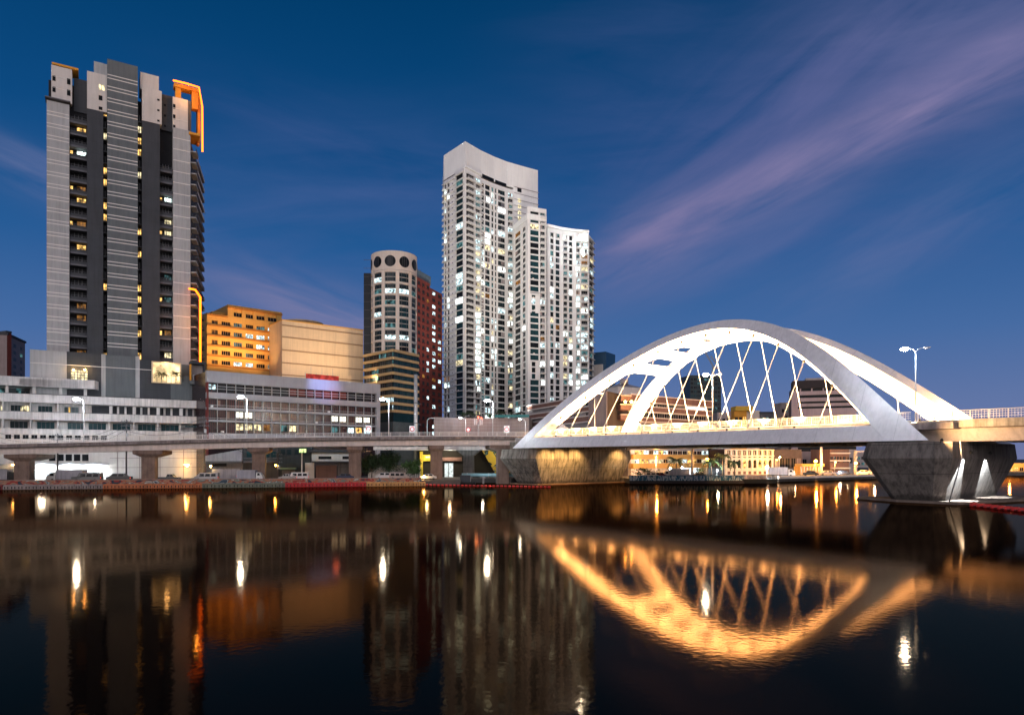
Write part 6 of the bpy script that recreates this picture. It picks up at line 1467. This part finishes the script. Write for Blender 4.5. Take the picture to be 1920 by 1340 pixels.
# trees on the left bank
shrub(W3(697, 180, LAND), 3.6, 7.0, 'broad dark tree right of the pier below the red windowed block', leaf, 'trees on the left bank', 4200, 'bushy_tree', 'tree', seed=101)
shrub(W3(730, 183, LAND), 3.4, 7.4, 'dark tree in the middle of the clump above the pale van', leaf, 'trees on the left bank', 4200, 'bushy_tree', 'tree', seed=102)
shrub(W3(776, 178, LAND), 2.4, 5.0, 'small brighter green tree at the right end of the street', leaf_l, 'trees on the left bank', 2400, 'bushy_tree', 'tree', seed=103)
shrub(W3(968, 187, LAND), 1.8, 2.6, 'low green bush behind the pale blue pipe by the river pier', leaf_l, 'trees on the left bank', 300, 'bushy_tree', 'shrub', seed=104)
# steel column, masts, signs
sc_ = thing('steel_column', W3(779.5, 200, LAND), 'very tall thick grey steel column between banded office base and red tower', 'column')
mb = MB(); c = W3(779.5, 200, LAND); Hc = zat(779, 702, 200) - LAND; mb.tube([c, c + V(0, 0, Hc)], [.62, .5], 14); mb.build('shaft', steel, sc_, True)
for f in (.52, .72): mb = MB(); mb.tube([c + V(0, 0, Hc * f), c + V(0, 0, Hc * f + .25)], .75, 12); mb.tube([c + V(0, 0, Hc * f), c + V(1.6, -.3, Hc * f - .3)], .08, 5); mb.build('collar', slab_grey, sc_)
am = thing('antenna_mast', W3(897, 205, LAND), 'telecom mast with a cluster of panel antennas in front of the podium', 'antenna mast')
c = W3(897, 205, LAND); H = zat(897, 780, 205) - LAND; mb = MB(); mb.tube([c, c + V(0, 0, H)], [.28, .2], 8); mb.build('mast', steel, am, True)
for i in range(6):
    a = i * math.pi / 3; mb = MB(); p = c + V(1.1 * math.cos(a), 1.1 * math.sin(a), H - 2.6); mb.box((p[0], p[1], p[2]), .32, .2, 1.9, a); mb.tube([p + V(0, 0, 1), c + V(0, 0, H - 1.6)], .05, 5); mb.build('antenna', sign_white, am)
mb = MB(); mb.ball(tuple(c + V(0, -.4, H - .3)), .28); mb.build('beacon', emat('red_beacon', (1, .10, .05), 9), am)
mb = MB(); mb.ball(tuple(c + V(.9, -.6, H - .6)), .22); mb.build('beacon', emat('red_beacon', (1, .10, .05), 9), am)
def round_sign(px, py, label, square=True):
    Y, zt = vpos(px); Y += 10.5; b = W3(px, Y, zt - 1.5); z = zat(px, py, Y); t = thing('road_sign', b, label, 'road sign', 'road signs on the viaduct')
    mb = MB(); mb.tube([b, V(b[0], b[1], z + .4)], .05, 6); mb.build('post', steel, t)
    mb = MB(); r = .78
    if square: mb.box((b[0], b[1] - .1, z - r * 1.15), r * 1.9, .05, r * 2.4)
    o = mb.build('plate', sign_white, t) if square else None
    k = 20; mb = MB(); ci = lambda rr_, y: [(b[0] + rr_ * math.cos(2 * math.pi * i / k), y, z + .1 + rr_ * math.sin(2 * math.pi * i / k)) for i in range(k)]
    y = b[1] - .14
    oo, ii = ci(r * .82, y), ci(r * .56, y)
    for i in range(k): j = (i + 1) % k; mb.poly([oo[i], oo[j], ii[j], ii[i]], sign_red)
    mb.poly(ci(r * .555, y - .002), sign_white); mb.build('symbol_disc', sign_red, t)
round_sign(691, 804, 'red ringed road sign in front of the office block with red windows'); round_sign(773, 805, 'white road sign with a red ring beside the tall steel column'); round_sign(878, 806, 'round red ringed road sign near the antenna mast', False); round_sign(950, 805, 'white road sign in front of the right half of the podium')
def upole(px, Y, ytop, label):
    b = W3(px, Y, LAND); H = zat(px, ytop, Y) - LAND; t = thing('utility_pole', b, label, 'utility pole', 'utility poles on the left bank'); mb = MB(); mb.tube([b, b + V(0, 0, H)], [.2, .13], 7); mb.build('pole', mat('grey_wood_pole', (.12, .11, .11), .9), t, True)
    for k in (.6, 1.6, 2.6): mb = MB(); mb.box((b[0], b[1] - .15, b[2] + H - k), 2.4, .12, .14, .2); [mb.box((b[0] + q, b[1] - .15, b[2] + H - k + .14), .1, .1, .22) for q in (-1, -.4, .4, 1)]; mb.build('crossarm', slab_grey, t)
    mb = MB(); mb.tube([b + V(.35, -.2, H - 4.2), b + V(.35, -.2, H - 3.3)], .28, 10); mb.build('transformer', steel, t); return b + V(0, 0, H)
tops = [upole(px, Y, yt, lb) for px, Y, yt, lb in ((-40, 160, 790, 'utility pole outside the left photo edge'), (108, 161, 812, 'short utility pole in front of the white terraced building, left one'), (237, 164, 786, 'utility pole with crossarms right of the first hammerhead pier top'), (383, 168, 779, 'tall utility pole at the gap between white building and office block'), (521, 175, 848, 'utility pole between the dim house and the dark shop house'))]
wires = thing('overhead_wires', tops[2], 'sagging black overhead wires strung between the utility poles', 'wires')
for k in range(3):
    mb = MB()
    for a, b in zip(tops[:-1], tops[1:]): mb.tube([a + (b - a) * f - V(0, .3 + k * .12, .7 + k + 1.6 * (1 - (2 * f - 1) ** 2)) for f in np.linspace(0, 1, 9)], .035, 4)
    mb.build('wire', rubber, wires)
def wall_lamp(px, py, Y, label, power=420, col=(1, .62, .2), lens=lamp_warm):
    c = P(px, py, Y); t = thing('wall_lamp', c, label, 'lamp', 'lamps under the viaduct'); mb = MB(); mb.ball(c, .24); mb.build('bulb', lens, t, True); mb = MB(); mb.tube([c + V(0, .1, .1), c + V(.5, 1.2, .6)], .05, 5); mb.build('bracket', slab_grey, t); light('lamp_light', 'POINT', c - V(0, .6, .3), power, col, t, size=.2)
wall_lamp(351, 873, 166, 'bright warm lamp on the white wall right of the first hammerhead pier'); wall_lamp(395, 874, 170, 'warm lamp at the left end of the white sheet metal shed'); wall_lamp(517, 872, 176, 'orange lamp between the dim house and the dark shop house', 500, (1, .5, .1), lamp_orange); wall_lamp(795, 893, 173, 'low warm lamp at the right end of the street', 200)
wall_lamp(178, 881, 166, 'dazzling white lamp above the lit doorway beside the minibus', 600, (.9, .97, 1), lamp_white)
# far right bank beyond the pier
rk = simple_block('riverside_building', 'low riverside building glowing orange behind the right river pier', 'building', [(1870, 300, 2010, 300, 868)], 12, yellow_r, cols=14, wm=(win_warm, win_yellow, win_warm, glass_b), pitch=2.6, wh=1.4, z_from=2.4, fr=cream_d)
for px in (1893, 1925): light('street_light', 'POINT', W3(px, 292, 7), 4500, (1, .5, .12), rk, size=.4)
simple_block('distant_building', 'distant block seen between the portal frame and the right pier', 'building', [(1606, 420, 1700, 420, 848)], 12, beige_w, cols=12, wm=(win_dim, win_dimw, glass_b), pitch=3.5, z_from=3)
# white canopy tent on the far side of the viaduct
tn = thing('canopy_tent', W3(1055, 190, 12), 'small white peaked canopy tent beyond the left arch leg', 'tent'); F8 = Face.px(1044.5, 190, 1066, 190); zb_ = F8.z(1055, 803); zt_ = F8.z(1055, 793.5); mb = MB()
q = [F8.p(0, 0, zb_), F8.p(F8.L, 0, zb_), F8.p(F8.L, -3, zb_), F8.p(0, -3, zb_)]; ap = F8.p(F8.L / 2, -1.5, zt_)
for i in range(4): mb.poly([q[i], q[(i + 1) % 4], ap])
for i in range(4): j = (i + 1) % 4; mb.poly([V(*q[i]) - V(0, 0, .3), V(*q[j]) - V(0, 0, .3), q[j], q[i]])
mb.build('canopy', sign_white, tn)
for i, p in enumerate(q): mb = MB(); mb.tube([V(*p) - V(0, 0, zb_ - 8), p], .05, 5); mb.build('leg', steel, tn)
